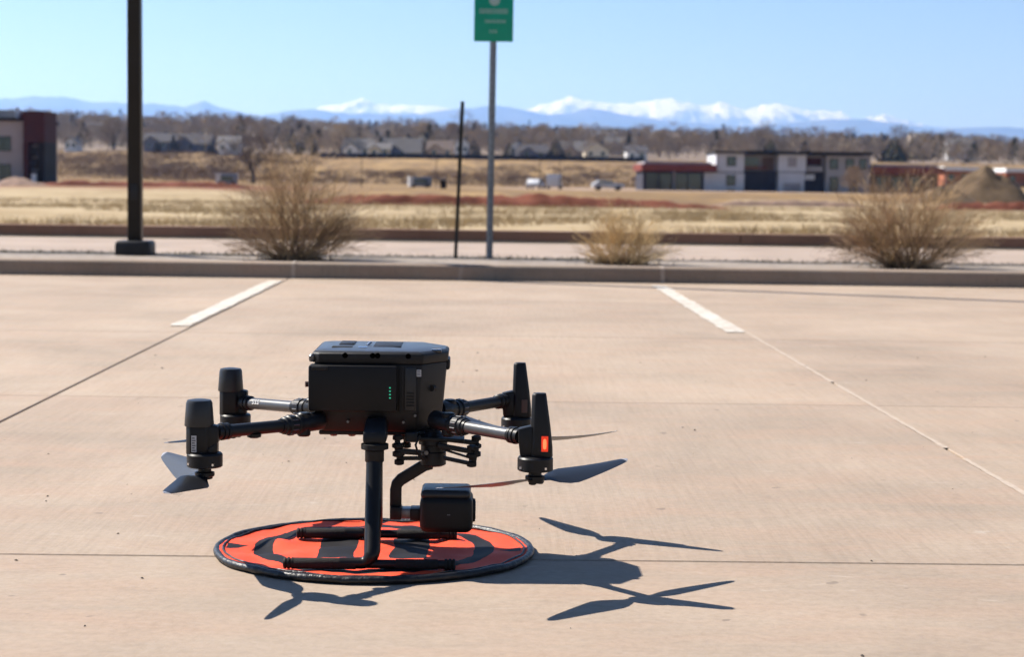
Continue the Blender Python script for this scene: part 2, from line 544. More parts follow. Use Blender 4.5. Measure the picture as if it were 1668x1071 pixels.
def stripe(x0, x1, y0, y1, label):
    mb = MB()
    n = 40
    a, c_ = [], []
    for k in range(n + 1):
        yy = y0 + (y1 - y0) * k / n
        a.append((x0 + rnd.uniform(-.007, .007), yy + (rnd.uniform(-.03, .03) if k in (0, n) else 0), 0.004))
        c_.append((x1 + rnd.uniform(-.007, .007), yy + (rnd.uniform(-.03, .03) if k in (0, n) else 0), 0.004))
    for k in range(n):
        mb.add([a[k], c_[k], c_[k + 1], a[k + 1]], [(0, 1, 2, 3)])
    o = part('stripe', mb, M['paint'], lot, smooth=False)
    return o
stripe(-1.560, -1.460, 9.02, 13.1, '')
stripe(1.212, 1.314, 9.02, 13.1, '')
# grit and leaf crumbs on the slabs
mb = MB()
for k in range(130):
    x, y = rnd.uniform(-2.4, 2.6), rnd.uniform(2.75, 8.0)
    s = rnd.choice([0.0015, 0.002, 0.003, 0.004]) * rnd.uniform(.7, 1.3)
    a = rnd.uniform(0, 6.28)
    vsx = [(x + s * math.cos(a + t) * q, y + s * math.sin(a + t) * q, z) for t, q, z in ((0, 1.6, 0.001), (1.6, .8, 0.001), (3.1, 1.5, 0.001), (4.7, .9, 0.001), (0, 0, .001 + s * .7))]
    mb.add(vsx, [(0, 1, 4), (1, 2, 4), (2, 3, 4), (3, 0, 4)])
gr = part('grit', mb, M['joint_dirt'], lot, smooth=False)
gr['kind'] = 'stuff'

def kerb_profile(y0, ztop, w, x0, x1, r=0.03):
    pts = [(y0, -0.10), (y0 + 0.012, ztop - r)]
    for k in range(1, 6):
        a = math.pi * (1 - 0.5 * k / 5)
        pts.append((y0 + 0.012 + r + r * math.cos(a), ztop - r + r * math.sin(a)))
    pts += [(y0 + w, ztop), (y0 + w, -0.10)]
    return [[(x, p[0], p[1]) for p in pts] for x in (x0, x1)]

kb = MB()
kb.box(-40, 40, 13.56, 13.6, -0.12, 0.03)
kerb = tag(part('kerb', kb, M['kerb'], None), kind='structure')
kx = -1.42 - 2.75 * 5
for k in range(12):
    mb = MB()
    g2 = 0.004
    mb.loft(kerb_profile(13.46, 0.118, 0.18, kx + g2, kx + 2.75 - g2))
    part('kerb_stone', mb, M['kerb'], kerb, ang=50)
    kx += 2.75
for xm in (-1.42, 1.33):
    mb = MB(); mb.loft([[(x + (p_[0] - x) * 0, p_[1] - .003, p_[2] + .003) for p_ in rg0] for x, rg0 in zip((xm - .016, xm + .014), [[(xm - .016, q[1], q[2]) for q in kerb_profile(13.46, 0.118, 0.16, 0, 1)[0]], [(xm + .014, q[1], q[2]) for q in kerb_profile(13.46, 0.118, 0.16, 0, 1)[0]]])])
    part('joint_mortar', mb, M['filler'], kerb, ang=50)
fk = MB()
fk.box(-110, 110, 22.0, 22.05, -0.12, 0.05)
farkerb = tag(part('far_kerb', fk, M['far_kerb'], None), kind='structure')
kx = -15.2
for k in range(10):
    mb = MB()
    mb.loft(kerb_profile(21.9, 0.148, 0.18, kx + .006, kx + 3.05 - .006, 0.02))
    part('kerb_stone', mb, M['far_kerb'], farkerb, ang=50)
    kx += 3.05
mb = MB(); mb.box(-110, 110, 15.3, 21.92, -0.2, 0.0)
tag(part('road', mb, M['road'], None), kind='structure')
# planted strip between lot kerb and road
mb = MB()
vs_, fs_ = [], []
NX2, NY2 = 160, 10
for j in range(NY2 + 1):
    for i in range(NX2 + 1):
        x = -22 + 44 * i / NX2
        y = 13.62 + 1.62 * j / NY2
        z = 0.098 + 0.012 * noise.noise((x * 1.3, y * 2, 0)) + (0.012 if j > 5 else 0)
        if j == NY2: z = 0.0
        vs_.append((x, y, z))
for j in range(NY2):
    for i in range(NX2):
        a = j * (NX2 + 1) + i
        fs_.append((a, a + 1, a + NX2 + 2, a + NX2 + 1))
mb.add(vs_, fs_)
mt = bpy.data.materials.new('planting_bed_soil')
nt, b = nodes_of(mt)
b.inputs['Roughness'].default_value = 0.95
g = nt.nodes.new('ShaderNodeNewGeometry')
sp = nt.nodes.new('ShaderNodeSeparateXYZ'); nt.links.new(g.outputs['Position'], sp.inputs[0])
bn = noise_tex(nt, mapping(nt, (1, 1, 1)), 9, 6, .7)
gravel = ramp(nt, bn, [(.3, (.15, .12, .095)), (.55, (.235, .195, .16)), (.75, (.29, .245, .205))])
mulch = ramp(nt, bn, [(.3, (.016, .013, .010)), (.7, (.04, .03, .022))])
edge = mathn(nt, 'ADD', sp.outputs[1], mathn(nt, 'MULTIPLY', mathn(nt, 'SUBTRACT', bn, .5), .35))
mr = nt.nodes.new('ShaderNodeMapRange'); mr.inputs['From Min'].default_value = 14.62; mr.inputs['From Max'].default_value = 14.70
nt.links.new(edge, mr.inputs['Value'])
nt.links.new(mixc(nt, mr.outputs[0], gravel, mulch), b.inputs['Base Color'])
M['bed'] = mt
tag(part('planting_bed', mb, M['bed'], None), kind='structure')
# dark weeds and litter along the back of the bed
mb = MB()
for k in range(2600):
    x = rnd.uniform(-7, 7)
    if noise.noise((x * 0.9, 3.3, 0)) < -0.25 and rnd.random() < .7:
        continue
    y = rnd.gauss(14.95, 0.10)
    z = 0.10
    h = rnd.uniform(0.008, 0.045)
    a = rnd.uniform(0, 6.28)
    l = rnd.uniform(0.01, 0.05)
    w = 0.004
    mb.add([(x - w, y, z), (x + w, y, z), (x + l * math.cos(a), y + l * math.sin(a), z + h)], [(0, 1, 2)])
tag(part('weeds', mb, M['weed'], None, smooth=False), 'dark low weeds and litter along the back of the planting bed', 'weeds', kind='stuff')

# dry grass blades on the field beyond the far kerb
mb = MB()
for k in range(17000):
    y = 22.4 * (118 / 22.4) ** (rnd.random() ** 1.15)
    x = rnd.uniform(-1, 1) * (0.34 * y + 1.5)
    if noise.noise((x * 0.22, y * 0.12, 7)) < 0.0:
        continue
    z = ground(x, y)
    sc_ = rnd.uniform(0.5, 1.0) * (1 + y / 90)
    for q in range(4):
        a = rnd.uniform(0, 6.28)
        l = 0.09 * sc_ * rnd.uniform(.5, 1.2)
        h = 0.11 * sc_ * rnd.uniform(.5, 1.2)
        w = 0.006 * sc_
        ox, oy = rnd.gauss(0, .05) * sc_, rnd.gauss(0, .05) * sc_
        mb.add([(x + ox - w, y + oy, z - .01), (x + ox + w, y + oy, z - .01), (x + ox + l * math.cos(a), y + oy + l * math.sin(a), z + h)], [(0, 1, 2)])
tag(part('dry_grass', mb, M['straw'], None, smooth=False), 'straw coloured dry grass of the field beyond the far kerb', 'grass', kind='stuff')

# ------------------------------------------------------------------ landing pad
PC = Vector((-0.212, 3.565, 0.0))
pad = thing('landing_pad', PC, 'round orange landing pad with black rim and black ring under the drone', 'landing pad')
mb = MB()
NR_, NA = 22, 72
PY = 0.93
def padz(x, y):
    r = math.hypot(x, y)
    return 0.0095 + 0.0095 * noise.noise((x * 10, y * 13, 1)) * min(1, (0.33 - r) * 8) + 0.0045 * noise.noise((x * 24 + y * 9, y * 14, 2)) + 0.004 * max(0, (r - .25) / .07) + 0.0015 * noise.noise((x * 30, y * 22, 5))
vs_ = [(PC.x, PC.y, padz(0, 0))]
for i in range(1, NR_ + 1):
    r = 0.312 * i / NR_
    for k in range(NA):
        a = 2 * math.pi * k / NA
        x, y = r * math.cos(a), PY * r * math.sin(a)
        vs_.append((PC.x + x, PC.y + y, padz(x, y)))
fs_ = [(0, 1 + k, 1 + (k + 1) % NA) for k in range(NA)]
for i in range(NR_ - 1):
    for k in range(NA):
        a = 1 + i * NA
        fs_.append((a + k, a + NA + k, a + NA + (k + 1) % NA, a + (k + 1) % NA))
mb.add(vs_, fs_)
part('fabric', mb, M['pad'], pad, ang=180)
mb = MB()
rings = []
NA2 = 120
for k in range(NA2):
    a = 2 * math.pi * k / NA2
    rr = 0.311 + 0.003 * noise.noise((math.cos(a) * 3, math.sin(a) * 3, 2)) 
    zz = 0.0085 + 0.0022 * noise.noise((math.cos(a) * 5, math.sin(a) * 5, 8))
    tr = 0.0072 + 0.0012 * noise.noise((math.cos(a) * 14, math.sin(a) * 14, 3))
    rings.append([(PC.x + (rr + tr * math.cos(t)) * math.cos(a), PC.y + (PY * rr + tr * math.cos(t)) * math.sin(a), max(0.0005, zz + tr * math.sin(t))) for t in [2 * math.pi * q / 10 for q in range(10)]])
rings.append(rings[0])
mb.loft(rings, caps=False)
part('rim', mb, M['rim'], pad, ang=180)
# piping seam of the rim
mb = MB()
rings = []
for k in range(NA2 + 1):
    a = 2 * math.pi * k / NA2
    rr = 0.2985
    zz = padz(rr * math.cos(a), rr * math.sin(a)) + 0.001
    rings.append([(PC.x + (rr + .0022 * math.cos(t)) * math.cos(a), PC.y + (PY * rr + .0022 * math.cos(t)) * math.sin(a), zz + .0022 * math.sin(t)) for t in [math.pi * q / 3 for q in range(6)]])
mb.loft(rings, caps=False)
part('seam', mb, M['rim'], pad, ang=180)

# ------------------------------------------------------------------ drone
DC = Vector((-0.205, 3.53, 0.0))
drone = thing('drone', DC, 'black quadcopter drone standing on the orange landing pad', 'drone')

def plan(x0, x1, y0, y1, cl, crn, z):
    """octagonal plan, chamfers cl at the left corners and crn at the right ones"""
    return [(x0 + cl, y0, z), (x1 - crn, y0, z), (x1, y0 + crn * 1.5, z), (x1, y1 - crn * 1.5, z), (x1 - crn, y1, z), (x0 + cl, y1, z), (x0, y1 - cl, z), (x0, y0 + cl, z)]
mb = MB()
mb.loft([plan(-.318, -.083, 3.425, 3.615, .016, .046, .262), plan(-.321, -.078, 3.412, 3.625, .014, .046, .300), plan(-.322, -.070, 3.409, 3.628, .014, .046, .394)])
body = part('hull', mb, M['hull'], drone, bevel=.005)
mb = MB()
mb.loft([plan(-.3235, -.0685, 3.4075, 3.630, .014, .046, .3942), plan(-.3245, -.067, 3.4070, 3.631, .014, .046, .4120), plan(-.320, -.071, 3.4125, 3.627, .016, .048, .4162), plan(-.300, -.105, 3.44, 3.60, .02, .04, .4190)])
lid = part('top_cover', mb, M['hull'], drone, bevel=.0022)
for (px, py) in ((562, 580), (607, 580.5), (615, 580.5), (665, 581.5)):
    p = at(px, py, 3.404)
    mb = MB(); mb.tube([(p.x, 3.4064, p.z), (p.x, 3.412, p.z)], 0.0052, 16)
    part('screw_hole_disc', mb, M['hole_shade'], lid)
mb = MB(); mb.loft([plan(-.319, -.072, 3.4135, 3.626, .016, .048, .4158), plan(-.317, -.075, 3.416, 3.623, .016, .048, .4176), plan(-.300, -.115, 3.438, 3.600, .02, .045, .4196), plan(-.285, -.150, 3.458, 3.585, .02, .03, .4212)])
part('top_sheen_skin', mb, M['top_sheen_skin'], lid, bevel=.0008)
# details on the top: vents, latch, antenna ridge
mb = MB(); mb.box(-.290, -.250, 3.452, 3.478, .4180, .4214); part('vent_plate', mb, M['rubber'], lid, bevel=.001)
mb = MB(); mb.box(-.212, -.158, 3.466, 3.57, .4195, .4222); part('top_panel', mb, M['hull'], lid, bevel=.002)
mb = MB(); mb.box(-.280, -.250, 3.50, 3.57, .4195, .4232); part('top_panel', mb, M['hull'], lid, bevel=.002)
mb = MB(); mb.box(-.240, -.222, 3.452, 3.468, .4180, .4218); part('latch', mb, M['silver'], lid, bevel=.0015)
mb = MB(); mb.tube([(-.226, 3.50, .4205), (-.218, 3.505, .4268)], .0026, 8); part('latch', mb, M['silver'], lid)
mb = MB(); mb.box(-.100, -.080, 3.45, 3.48, .4120, .4185); part('sensor_window', mb, M['lens'], lid, bevel=.002)
mb = MB(); mb.box(-.314, -.302, 3.435, 3.60, .4152, .4180); part('trim_strip', mb, M['grey_metal'], lid, bevel=.001)
mb = MB(); mb.lathe((-.324, 3.420, .396), [(.005, 0), (.0065, .004), (.0065, .011), (.004, .014)], 12); part('corner_bolt', mb, M['grey_metal'], lid)
# battery
mb = MB(); mb.box(-.3285, -.162, 3.3905, 3.43, .3045, .3915)
bat = part('battery', mb, M['battery'], drone, bevel=.004)
mb = MB(); mb.box(-.322, -.292, 3.388, 3.392, .383, .3895); part('release_button', mb, M['hull'], bat, bevel=.0012)
for k in range(4):
    p = at(635.3, 632.6 + 5.5 * k, 3.3905)
    mb = MB(); mb.box(p.x - .0016, p.x + .0016, 3.3898, 3.3912, p.z - .0011, p.z + .0011)
    part('charge_light', mb, M['led_green'], bat)
# dark frame gap beside the battery
mb = MB(); mb.box(-.1585, -.1545, 3.4065, 3.412, .303, .3915); part('battery_bay_edge', mb, M['rubber'], body, bevel=.0008)
# shoulder panel right of the battery
mb = MB(); mb.loft([[(-.148, 3.4068, .306), (-.1265, 3.4068, .306), (-.1265, 3.411, .306), (-.148, 3.411, .306)], [(-.148, 3.4062, .388), (-.1265, 3.4062, .388), (-.1265, 3.411, .388), (-.148, 3.411, .388)]])
part('side_panel', mb, M['lid'], body, bevel=.0015)
mb = MB(); mb.box(-.1255, -.1170, 3.4060, 3.4085, .3710, .3838)
st = part('sticker', mb, M['sticker'], body)
for k in range(4):
    z = .3735 + .0026 * k
    mb = MB(); mb.box(-.1247, -.1180 - .0012 * (k % 2), 3.4054, 3.4059, z, z + .0011); part('sticker_line', mb, M['sticker_ink'], body)
mb = MB(); mb.tube([(-.094, 3.45, .345), (-.0985, 3.440, .345)], .006, 12); part('sensor_port', mb, M['rubber'], body)
mb = MB(); mb.box(-.0735, -.0645, 3.485, 3.55, .376, .398); part('corner_cap', mb, M['hull'], body, bevel=.004)
mb = MB(); mb.tube([(-.315, 3.43, .352), (-.3375, 3.425, .352)], [.0045, .0055], 12); part('side_knob', mb, M['knob'], body)
for q in range(5):
    mb = MB(); mb.box(-.1445, -.1300, 3.4050, 3.4066, .314 + .006 * q, .3165 + .006 * q); part('vent_slot', mb, M['rubber'], body)
for x, z in ((-.300, .285), (-.255, .283), (-.150, .283), (-.128, .296)):
    mb = MB(); mb.tube([(x, 3.4165, z), (x, 3.409, z)], .0026, 10); part('hull_screw', mb, M['grey_metal'], body)
mb = MB(); mb.box(-.312, -.09, 3.432, 3.61, .2545, .263); part('belly_plate', mb, M['hull'], body, bevel=.003)
mb = MB(); mb.lathe((-.285, 3.45, .2505), [(.006, 0), (.009, .003), (.009, .006)], 14); part('belly_sensor', mb, M['lens'], body)
mb = MB(); mb.lathe((-.250, 3.45, .2505), [(.006, 0), (.009, .003), (.009, .006)], 14); part('belly_sensor', mb, M['lens'], body)

BM = Matrix.Translation(Vector((-.2, 3.51, .34)) - DC + Vector((-.004, .068, -.0075))) @ Matrix.Scale(1.02, 4) @ Matrix.Translation(DC - Vector((-.2, 3.51, .34)))
for o in (body, lid, bat):
    for q in [o] + list(o.children):
        q.data.transform(BM)

# landing gear
def gear(yc, xs0, xs1, xl, near):
    mb = MB()
    yt = yc + (.072 if near else -.03)
    pts = [(xl, yt, .262), (xl, yc + (yt - yc) * .12, .045)]
    for k in range(1, 7):
        a = 0.5 * math.pi * k / 6
        pts.append((xl - .020 * (1 - math.cos(a)), yc, .045 - .022 * math.sin(a)))
    pts.append((xl - .06, yc, .0225))
    mb.tube(pts, [.0156, .0156] + [.0148, .0138, .013, .012, .0115, .011, .0105], 18)
    leg = part('landing_leg', mb, M['leg'], drone, ang=60)
    ys_ = yc + (yt - yc) * .92
    mb = MB(); mb.loft([[(xl - w, ys_ - dy, z), (xl + w, ys_ - dy, z), (xl + w, ys_ + .06, z), (xl - w, ys_ + .06, z)] for z, w, dy in ((.2385, .0185, .016), (.246, .0222, .020), (.264, .0215, .018), (.284, .019, -.02))])
    part('leg_socket', mb, M['black'], leg, bevel=.004)
    mb = MB(); mb.lathe((xl, yc + (yt - yc) * 0.90, 0), [(.0195, .2285), (.0262, .2305), (.0262, .2400), (.020, .2420)], 20)
    part('clamp_ring', mb, M['rubber'], leg)
    mb = MB(); mb.lathe((xl, yc + (yt - yc) * 0.82, 0), [(.0170, .206), (.0182, .208), (.0182, .228), (.0170, .229)], 18)
    part('leg_sleeve', mb, M['black'], leg)
    zs = .0215
    mb = MB(); mb.tube([(xs0 + .008, yc, zs), (xs1 - .008, yc, zs)], .0085, 16)
    sk = part('skid', mb, M['black'], drone, ang=60)
    mb = MB(); mb.tube([(xs0 + .018, yc, zs), (xl - .030, yc, zs)], .0108, 16); part('foam_sleeve', mb, M['foam'], sk, bevel=.001)
    mb = MB(); mb.tube([(xl + .045, yc, zs), (xs1 - .034, yc, zs)], .0100, 16); part('foam_sleeve', mb, M['foam'], sk, bevel=.001)
    for x0, sgn in ((xs0, 1), (xs1, -1)):
        mb = MB()
        pr = []
        for q, (dx, r) in enumerate([(0, .006), (.0015, .0105), (.005, .0112), (.0062, .0092), (.0078, .0092), (.009, .0114), (.0125, .0114), (.0137, .0092), (.0153, .0092), (.0165, .0112), (.021, .0108)]):
            pr.append((dx, r))
        mb.tube([(x0 + sgn * d, yc, zs) for d, r in pr], [r for d, r in pr], 16)
        part('end_cap', mb, M['rubber'], sk, ang=25)
gear(3.357, -.371, -.047, -.2045, True)
gear(3.648, -.376, -.049, at(611.5, 800, 3.648).x, False)

# gimbal and camera
GY = 3.50
mb = MB(); mb.lathe((-.096, GY, 0), [(.020, .187), (.0258, .190), (.0258, .214), (.0235, .216), (.0235, .228), (.028, .230), (.028, .240), (.014, .256)], 24)
gim = part('gimbal_mount', mb, M['black'], drone, ang=30)
mb = MB(); mb.box(-.150, -.125, 3.47, 3.53, .236, .256); part('mount_bracket', mb, M['black'], gim, bevel=.003)
mb = MB(); mb.loft([[(-.125, 3.47, .240), (-.125, 3.53, .240), (-.125, 3.53, .247), (-.125, 3.47, .247)], [(-.035, 3.47, .236), (-.035, 3.53, .236), (-.035, 3.53, .244), (-.035, 3.47, .244)]]); part('damper_plate', mb, M['black'], gim, bevel=.0015)
def damper(x, y, z):
    mb = MB(); mb.lathe((x, y, z), [(.005, -.022), (.0095, -.020), (.0095, -.012), (.0055, -.010), (.0055, -.006), (.0105, -.003), (.0105, .003), (.0055, .006), (.0055, .010), (.0095, .012), (.0095, .019), (.005, .021)], 14)
    part('damper', mb, M['rubber'], gim, ang=30)
for x, y, z in ((-.163, 3.455, .232), (-.150, 3.545, .236), (-.020, 3.455, .214), (-.012, 3.545, .220), (-.160, 3.47, .214)):
    damper(x, y, z)
def bar(p0, p1, w, h, mt_, nm='damper_arm'):
    p0, p1 = Vector(p0), Vector(p1)
    t = (p1 - p0).normalized(); s = t.cross(Vector((0, 0, 1))).normalized() * (w / 2); u = s.cross(t).normalized() * (h / 2)
    mb = MB(); mb.loft([[p - s - u, p + s - u, p + s + u, p - s + u] for p in (p0, p1)])
    return part(nm, mb, mt_, gim, bevel=.001)
bar((-.118, 3.46, .218), (-.165, 3.455, .222), .012, .010, M['black'])
bar((-.112, 3.47, .206), (-.158, 3.47, .205), .010, .007, M['black'])
bar((-.085, 3.465, .232), (-.018, 3.455, .222), .011, .009, M['black'])
bar((-.075, 3.465, .208), (-.018, 3.455, .198), .010, .007, M['black'])
bar((-.085, 3.53, .236), (-.012, 3.545, .226), .011, .009, M['black'])
bar((-.078, 3.465, .225), (-.020, 3.455, .209), .006, .004, M['black'])
bar((-.016, 3.452, .193), (-.010, 3.452, .232), .006, .007, M['rubber'])
mb = MB(); mb.tube([(-.120, 3.476, .206), (-.120, 3.470, .206)], .0055, 14); part('hinge_pin', mb, M['silver'], gim)
mb = MB(); mb.tube([(-.108, 3.475, .216), (-.108, 3.470, .216)], .0042, 14); part('hinge_pin', mb, M['grey_metal'], gim)
mb = MB(); mb.tube([(-.120, 3.455, .252), (-.128, 3.448, .235), (-.122, 3.450, .215), (-.108, 3.462, .205)], .0022, 8); part('cable', mb, M['rubber'], gim)
# bent gimbal arm: flat strip
mb = MB()
path = [(-.098, .1915), (-.113, .1870), (-.158, .1585), (-.1655, .1500), (-.1675, .140), (-.1675, .085)]
rings = []
for i, (x, z) in enumerate(path):
    if i == 0: tx, tz = path[1][0] - x, path[1][1] - z
    elif i == len(path) - 1: tx, tz = x - path[i - 1][0], z - path[i - 1][1]
    else: tx, tz = path[i + 1][0] - path[i - 1][0], path[i + 1][1] - path[i - 1][1]
    l = math.hypot(tx, tz); nx, nz = -tz / l * .0112, tx / l * .0112
    rings.append([(x - nx, 3.492, z - nz), (x - nx, 3.510, z - nz), (x + nx, 3.510, z + nz), (x + nx, 3.492, z + nz)])
mb.loft(rings)
ga = part('gimbal_arm', mb, M['black'], drone, bevel=.002)
mb = MB(); mb.loft([[(-.178, 3.482, .082), (-.178, 3.518, .082), (-.178, 3.518, .1085), (-.178, 3.482, .1085)], [(-.155, 3.480, .082), (-.155, 3.52, .082), (-.155, 3.52, .107), (-.155, 3.480, .107)]])
part('pitch_motor', mb, M['black'], ga, bevel=.003)
mb = MB(); mb.box(-.1555, -.138, 3.481, 3.519, .0845, .1035); part('motor_band', mb, M['grey_metal'], ga, bevel=.002)
mb = MB(); mb.box(-.1385, -.115, 3.479, 3.521, .0815, .1045); part('yoke', mb, M['black'], ga, bevel=.002)
mb = MB(); mb.box(-.119, -.0165, 3.447, 3.553, .0625, .1335)
gc = part('camera_housing', mb, M['battery'], drone, bevel=.014, seg=4)
mb = MB(); mb.box(-.1175, -.021, 3.452, 3.548, .1275, .1455); part('camera_hood', mb, M['lid'], gc, bevel=.0085, seg=4)
mb = MB(); mb.tube([(-.018, 3.50, .100), (-.012, 3.50, .100)], [.024, .022], 24); part('lens_ring', mb, M['rubber'], gc)
mb = MB(); mb.tube([(-.0125, 3.50, .100), (-.0112, 3.50, .100)], .018, 24); part('lens', mb, M['lens'], gc)
mb = MB(); mb.box(-.066, -.060, 3.4462, 3.4475, .0985, .1005); part('housing_logo', mb, M['sticker_ink'], gc)

# arms, motor pods, propellers
HZ = 0.205
def arm(pb, pe, mt_arm, marks=False):
    pb, pe = Vector(pb), Vector(pe)
    t = (pe - pb).normalized()
    mb = MB(); mb.tube([pb - t * .03, pe], .0118, 18)
    a = part('arm', mb, mt_arm, drone, ang=60)
    # fold joint near the body: ribbed collar and locking sleeve
    mb = MB()
    prof = [(-.022, .016), (-.020, .0185), (-.012, .0185), (-.010, .0165), (-.007, .0165), (-.005, .0188), (.010, .0188), (.012, .0165), (.020, .0165), (.022, .0140), (.028, .0135)]
    mb.tube([pb + t * (d + .02) for d, r in prof], [r for d, r in prof], 20)
    part('locking_collar', mb, M['black'], a, ang=25)
    for k in range(12):
        s = t.orthogonal().normalized(); u = t.cross(s)
        an = 2 * math.pi * k / 12
        d = s * math.cos(an) + u * math.sin(an)
        c0 = pb + t * .016 + d * .0186
        mb = MB(); mb.tube([c0, c0 + t * .014], .0014, 6)
        part('collar_rib', mb, M['grey_metal'], a)
    # hinge block to the hull
    mb = MB(); mb.tube([pb - t * .055 + Vector((0, 0, .004)), pb + t * .004], [.019, .0165], 14); part('hinge_block', mb, M['black'], a, bevel=.002)
    mb = MB(); mb.lathe((pb.x - t.x * .012, pb.y - t.y * .012, pb.z), [(.010, -.024), (.013, -.021), (.013, .019), (.010, .022)], 16); part('hinge_pin', mb, M['black'], a)
    # clamp at the outer end
    mb = MB()
    prof = [(-.030, .0128), (-.028, .0155), (-.021, .0155), (-.0205, .0138), (-.018, .0138), (-.0175, .0160), (-.011, .0160), (-.0105, .014), (0, .014)]
    mb.tube([pe + t * d for d, r in prof], [r for d, r in prof], 18)
    part('end_clamp', mb, M['black'], a, ang=25)
    if marks:
        s = Vector((0, -1, 0.35)).normalized()
        s = (s - t * s.dot(t)).normalized()
        u = t.cross(s).normalized()
        if u.z < 0: u = -u
        for k in range(3):
            c0 = pe - t * (.052 + .0085 * k) + s * .0113
            for (a0, b0, a1, b1) in ((-.003, .004, .003, .004), (.003, .004, -.003, -.004), (-.003, -.004, .003, -.004)):
                p0 = c0 + t * a0 + u * b0; p1 = c0 + t * a1 + u * b1
                # letters hug the tube surface
                fit = lambda p: (pe + t * (p - pe).dot(t)) + ((p - pe) - t * (p - pe).dot(t)).normalized() * .0121
                mb = MB(); mb.tube([fit(p0), fit((p0 + p1) / 2), fit(p1)], .0009, 6)
                part('arm_lettering', mb, M['white_print'], a)
    return a

def motor(px_, py, name='motor'):
    mb = MB(); mb.lathe((px_, py, 0), [(.030, .2165), (.0325, .2185), (.0325, .2395), (.0300, .2425), (.020, .2445)], 26)
    mo = part('motor', mb, M['black'], drone, ang=30)
    mb = MB(); mb.lathe((px_, py, 0), [(.0155, .1985), (.018, .2005), (.018, .2065), (.012, .2085), (.012, .2165)], 20); part('rotor_hub', mb, M['black'], mo, ang=30)
    for k in range(4):
        a = k * math.pi / 2 + .6
        mb = MB(); mb.lathe((px_ + .0325 * math.cos(a), py + .0325 * math.sin(a), .222), [(.0022, 0), (.0022, .004)], 8); part('motor_screw', mb, M['silver'], mo)
    return mo

def blade(mb_hub, hub, tip, flip=1, wide=0.047, pitch0=22, pitch1=7):
    hub, tip = Vector(hub), Vector(tip)
    d = tip - hub
    L = math.hypot(d.x, d.y)
    t = Vector((d.x, d.y, 0)).normalized()
    s = Vector((-t.y, t.x, 0)) * flip
    st = [(0.045, .018), (.10, .021), (.17, .036), (.25, .90 * wide), (.33, wide), (.45, .90 * wide), (.60, .74 * wide), (.75, .58 * wide), (.88, .43 * wide), (.96, .30 * wide), (1.0, .10 * wide)]
    mb = MB()
    vs_, fs_, mi = [], [], []
    for u, c in st:
        p = hub + t * (L * u) + Vector((0, 0, d.z * u * u))
        pa = R(pitch0 + (pitch1 - pitch0) * u) if u > .12 else R(12)
        le, te = .42 * c, -.58 * c
        for q, (w, th) in enumerate(((le, 0), (le * .5, .0016), (te * .3, .0018), (te, 0), (te * .3, -.0008), (le * .5, -.0008))):
            thk = th * (1.5 - u)
            vs_.append(p + s * (w * math.cos(pa) - thk * math.sin(pa)) + Vector((0, 0, w * math.sin(pa) + thk * math.cos(pa))))
    n = 6
    for i in range(len(st) - 1):
        for k in range(n):
            fs_.append((i * n + k, i * n + (k + 1) % n, (i + 1) * n + (k + 1) % n, (i + 1) * n + k))
            mi.append(1 if st[i][0] >= .955 else 0)
    fs_ += [tuple(range(n)), tuple((len(st) - 1) * n + k for k in range(n))]
    mi += [0, 1]
    mb.v = vs_; mb.f = fs_; mb.mi = mi
    part('blade', mb, [M['blade'], M['blade_tip']], mb_hub, ang=50)

def prop(hub, tips, flip=1, **kw):
    mb = MB(); mb.lathe((hub[0], hub[1], 0), [(.008, HZ - .012), (.0145, HZ - .010), (.0145, HZ - .003), (.010, HZ - .001)], 18)
    pr = part('propeller', mb, M['black'], drone, ang=30)
    for tp in tips:
        e = (Vector(tp) - Vector(hub)); e.z = 0; e.normalize()
        c0 = Vector(hub) + e * .009
        mb = MB(); mb.lathe((c0.x, c0.y, HZ - .009), [(.005, -.005), (.007, -.004), (.007, .007), (.004, .009)], 12); part('blade_clamp', mb, M['black'], pr)
        blade(pr, (hub[0], hub[1], HZ - .005), tp, flip, **kw)
    return pr

def left_pod(x, y, label):
    mb = MB()
    mb.loft([[(x + a * .0225, y + b_ * .020, z) for a, b_ in ((-1, -.5), (-.6, -1), (.6, -1), (1, -.5), (1, .5), (.6, 1), (-.6, 1), (-1, .5))] for z in (.2405, .298)])
    pd = part('motor_pod', mb, M['black'], drone, bevel=.002)
    mb = MB(); mb.lathe((x, y, 0), [(.0262, .2915), (.0268, .294), (.0238, .3335), (.0215, .3385), (.012, .3402)], 26); part('antenna_cap', mb, M['lid'], pd, ang=30)
    mb = MB(); mb.loft([[(x + .015, y - .015, .250), (x + .015, y + .015, .250), (x + .015, y + .015, .296), (x + .015, y - .015, .296)], [(x + .036, y - .012, .262), (x + .036, y + .012, .262), (x + .036, y + .012, .292), (x + .036, y - .012, .292)]]); part('pod_bracket', mb, M['black'], pd, bevel=.003)
    mb = MB(); mb.loft([[(x + .018, y - .016, .2425), (x + .018, y + .016, .2425), (x + .018, y + .016, .252), (x + .018, y - .016, .252)], [(x + .034, y - .012, .2425), (x + .034, y + .012, .2425), (x + .034, y + .012, .2645), (x + .034, y - .012, .2645)]]); part('pod_gusset', mb, M['black'], pd, bevel=.002)
    if label:
        mb = MB(); mb.box(x - .011, x - .002, y - .0212, y - .0202, .246, .276); part('pod_sticker', mb, M['sticker'], pd)
        for k in range(6):
            mb = MB(); mb.box(x - .0098, x - .0034 - .0015 * (k % 2), y - .0216, y - .0213, .248 + .0045 * k, .2502 + .0045 * k); part('sticker_line', mb, M['sticker_ink'], pd)
    motor(x + .010, y)
    return pd

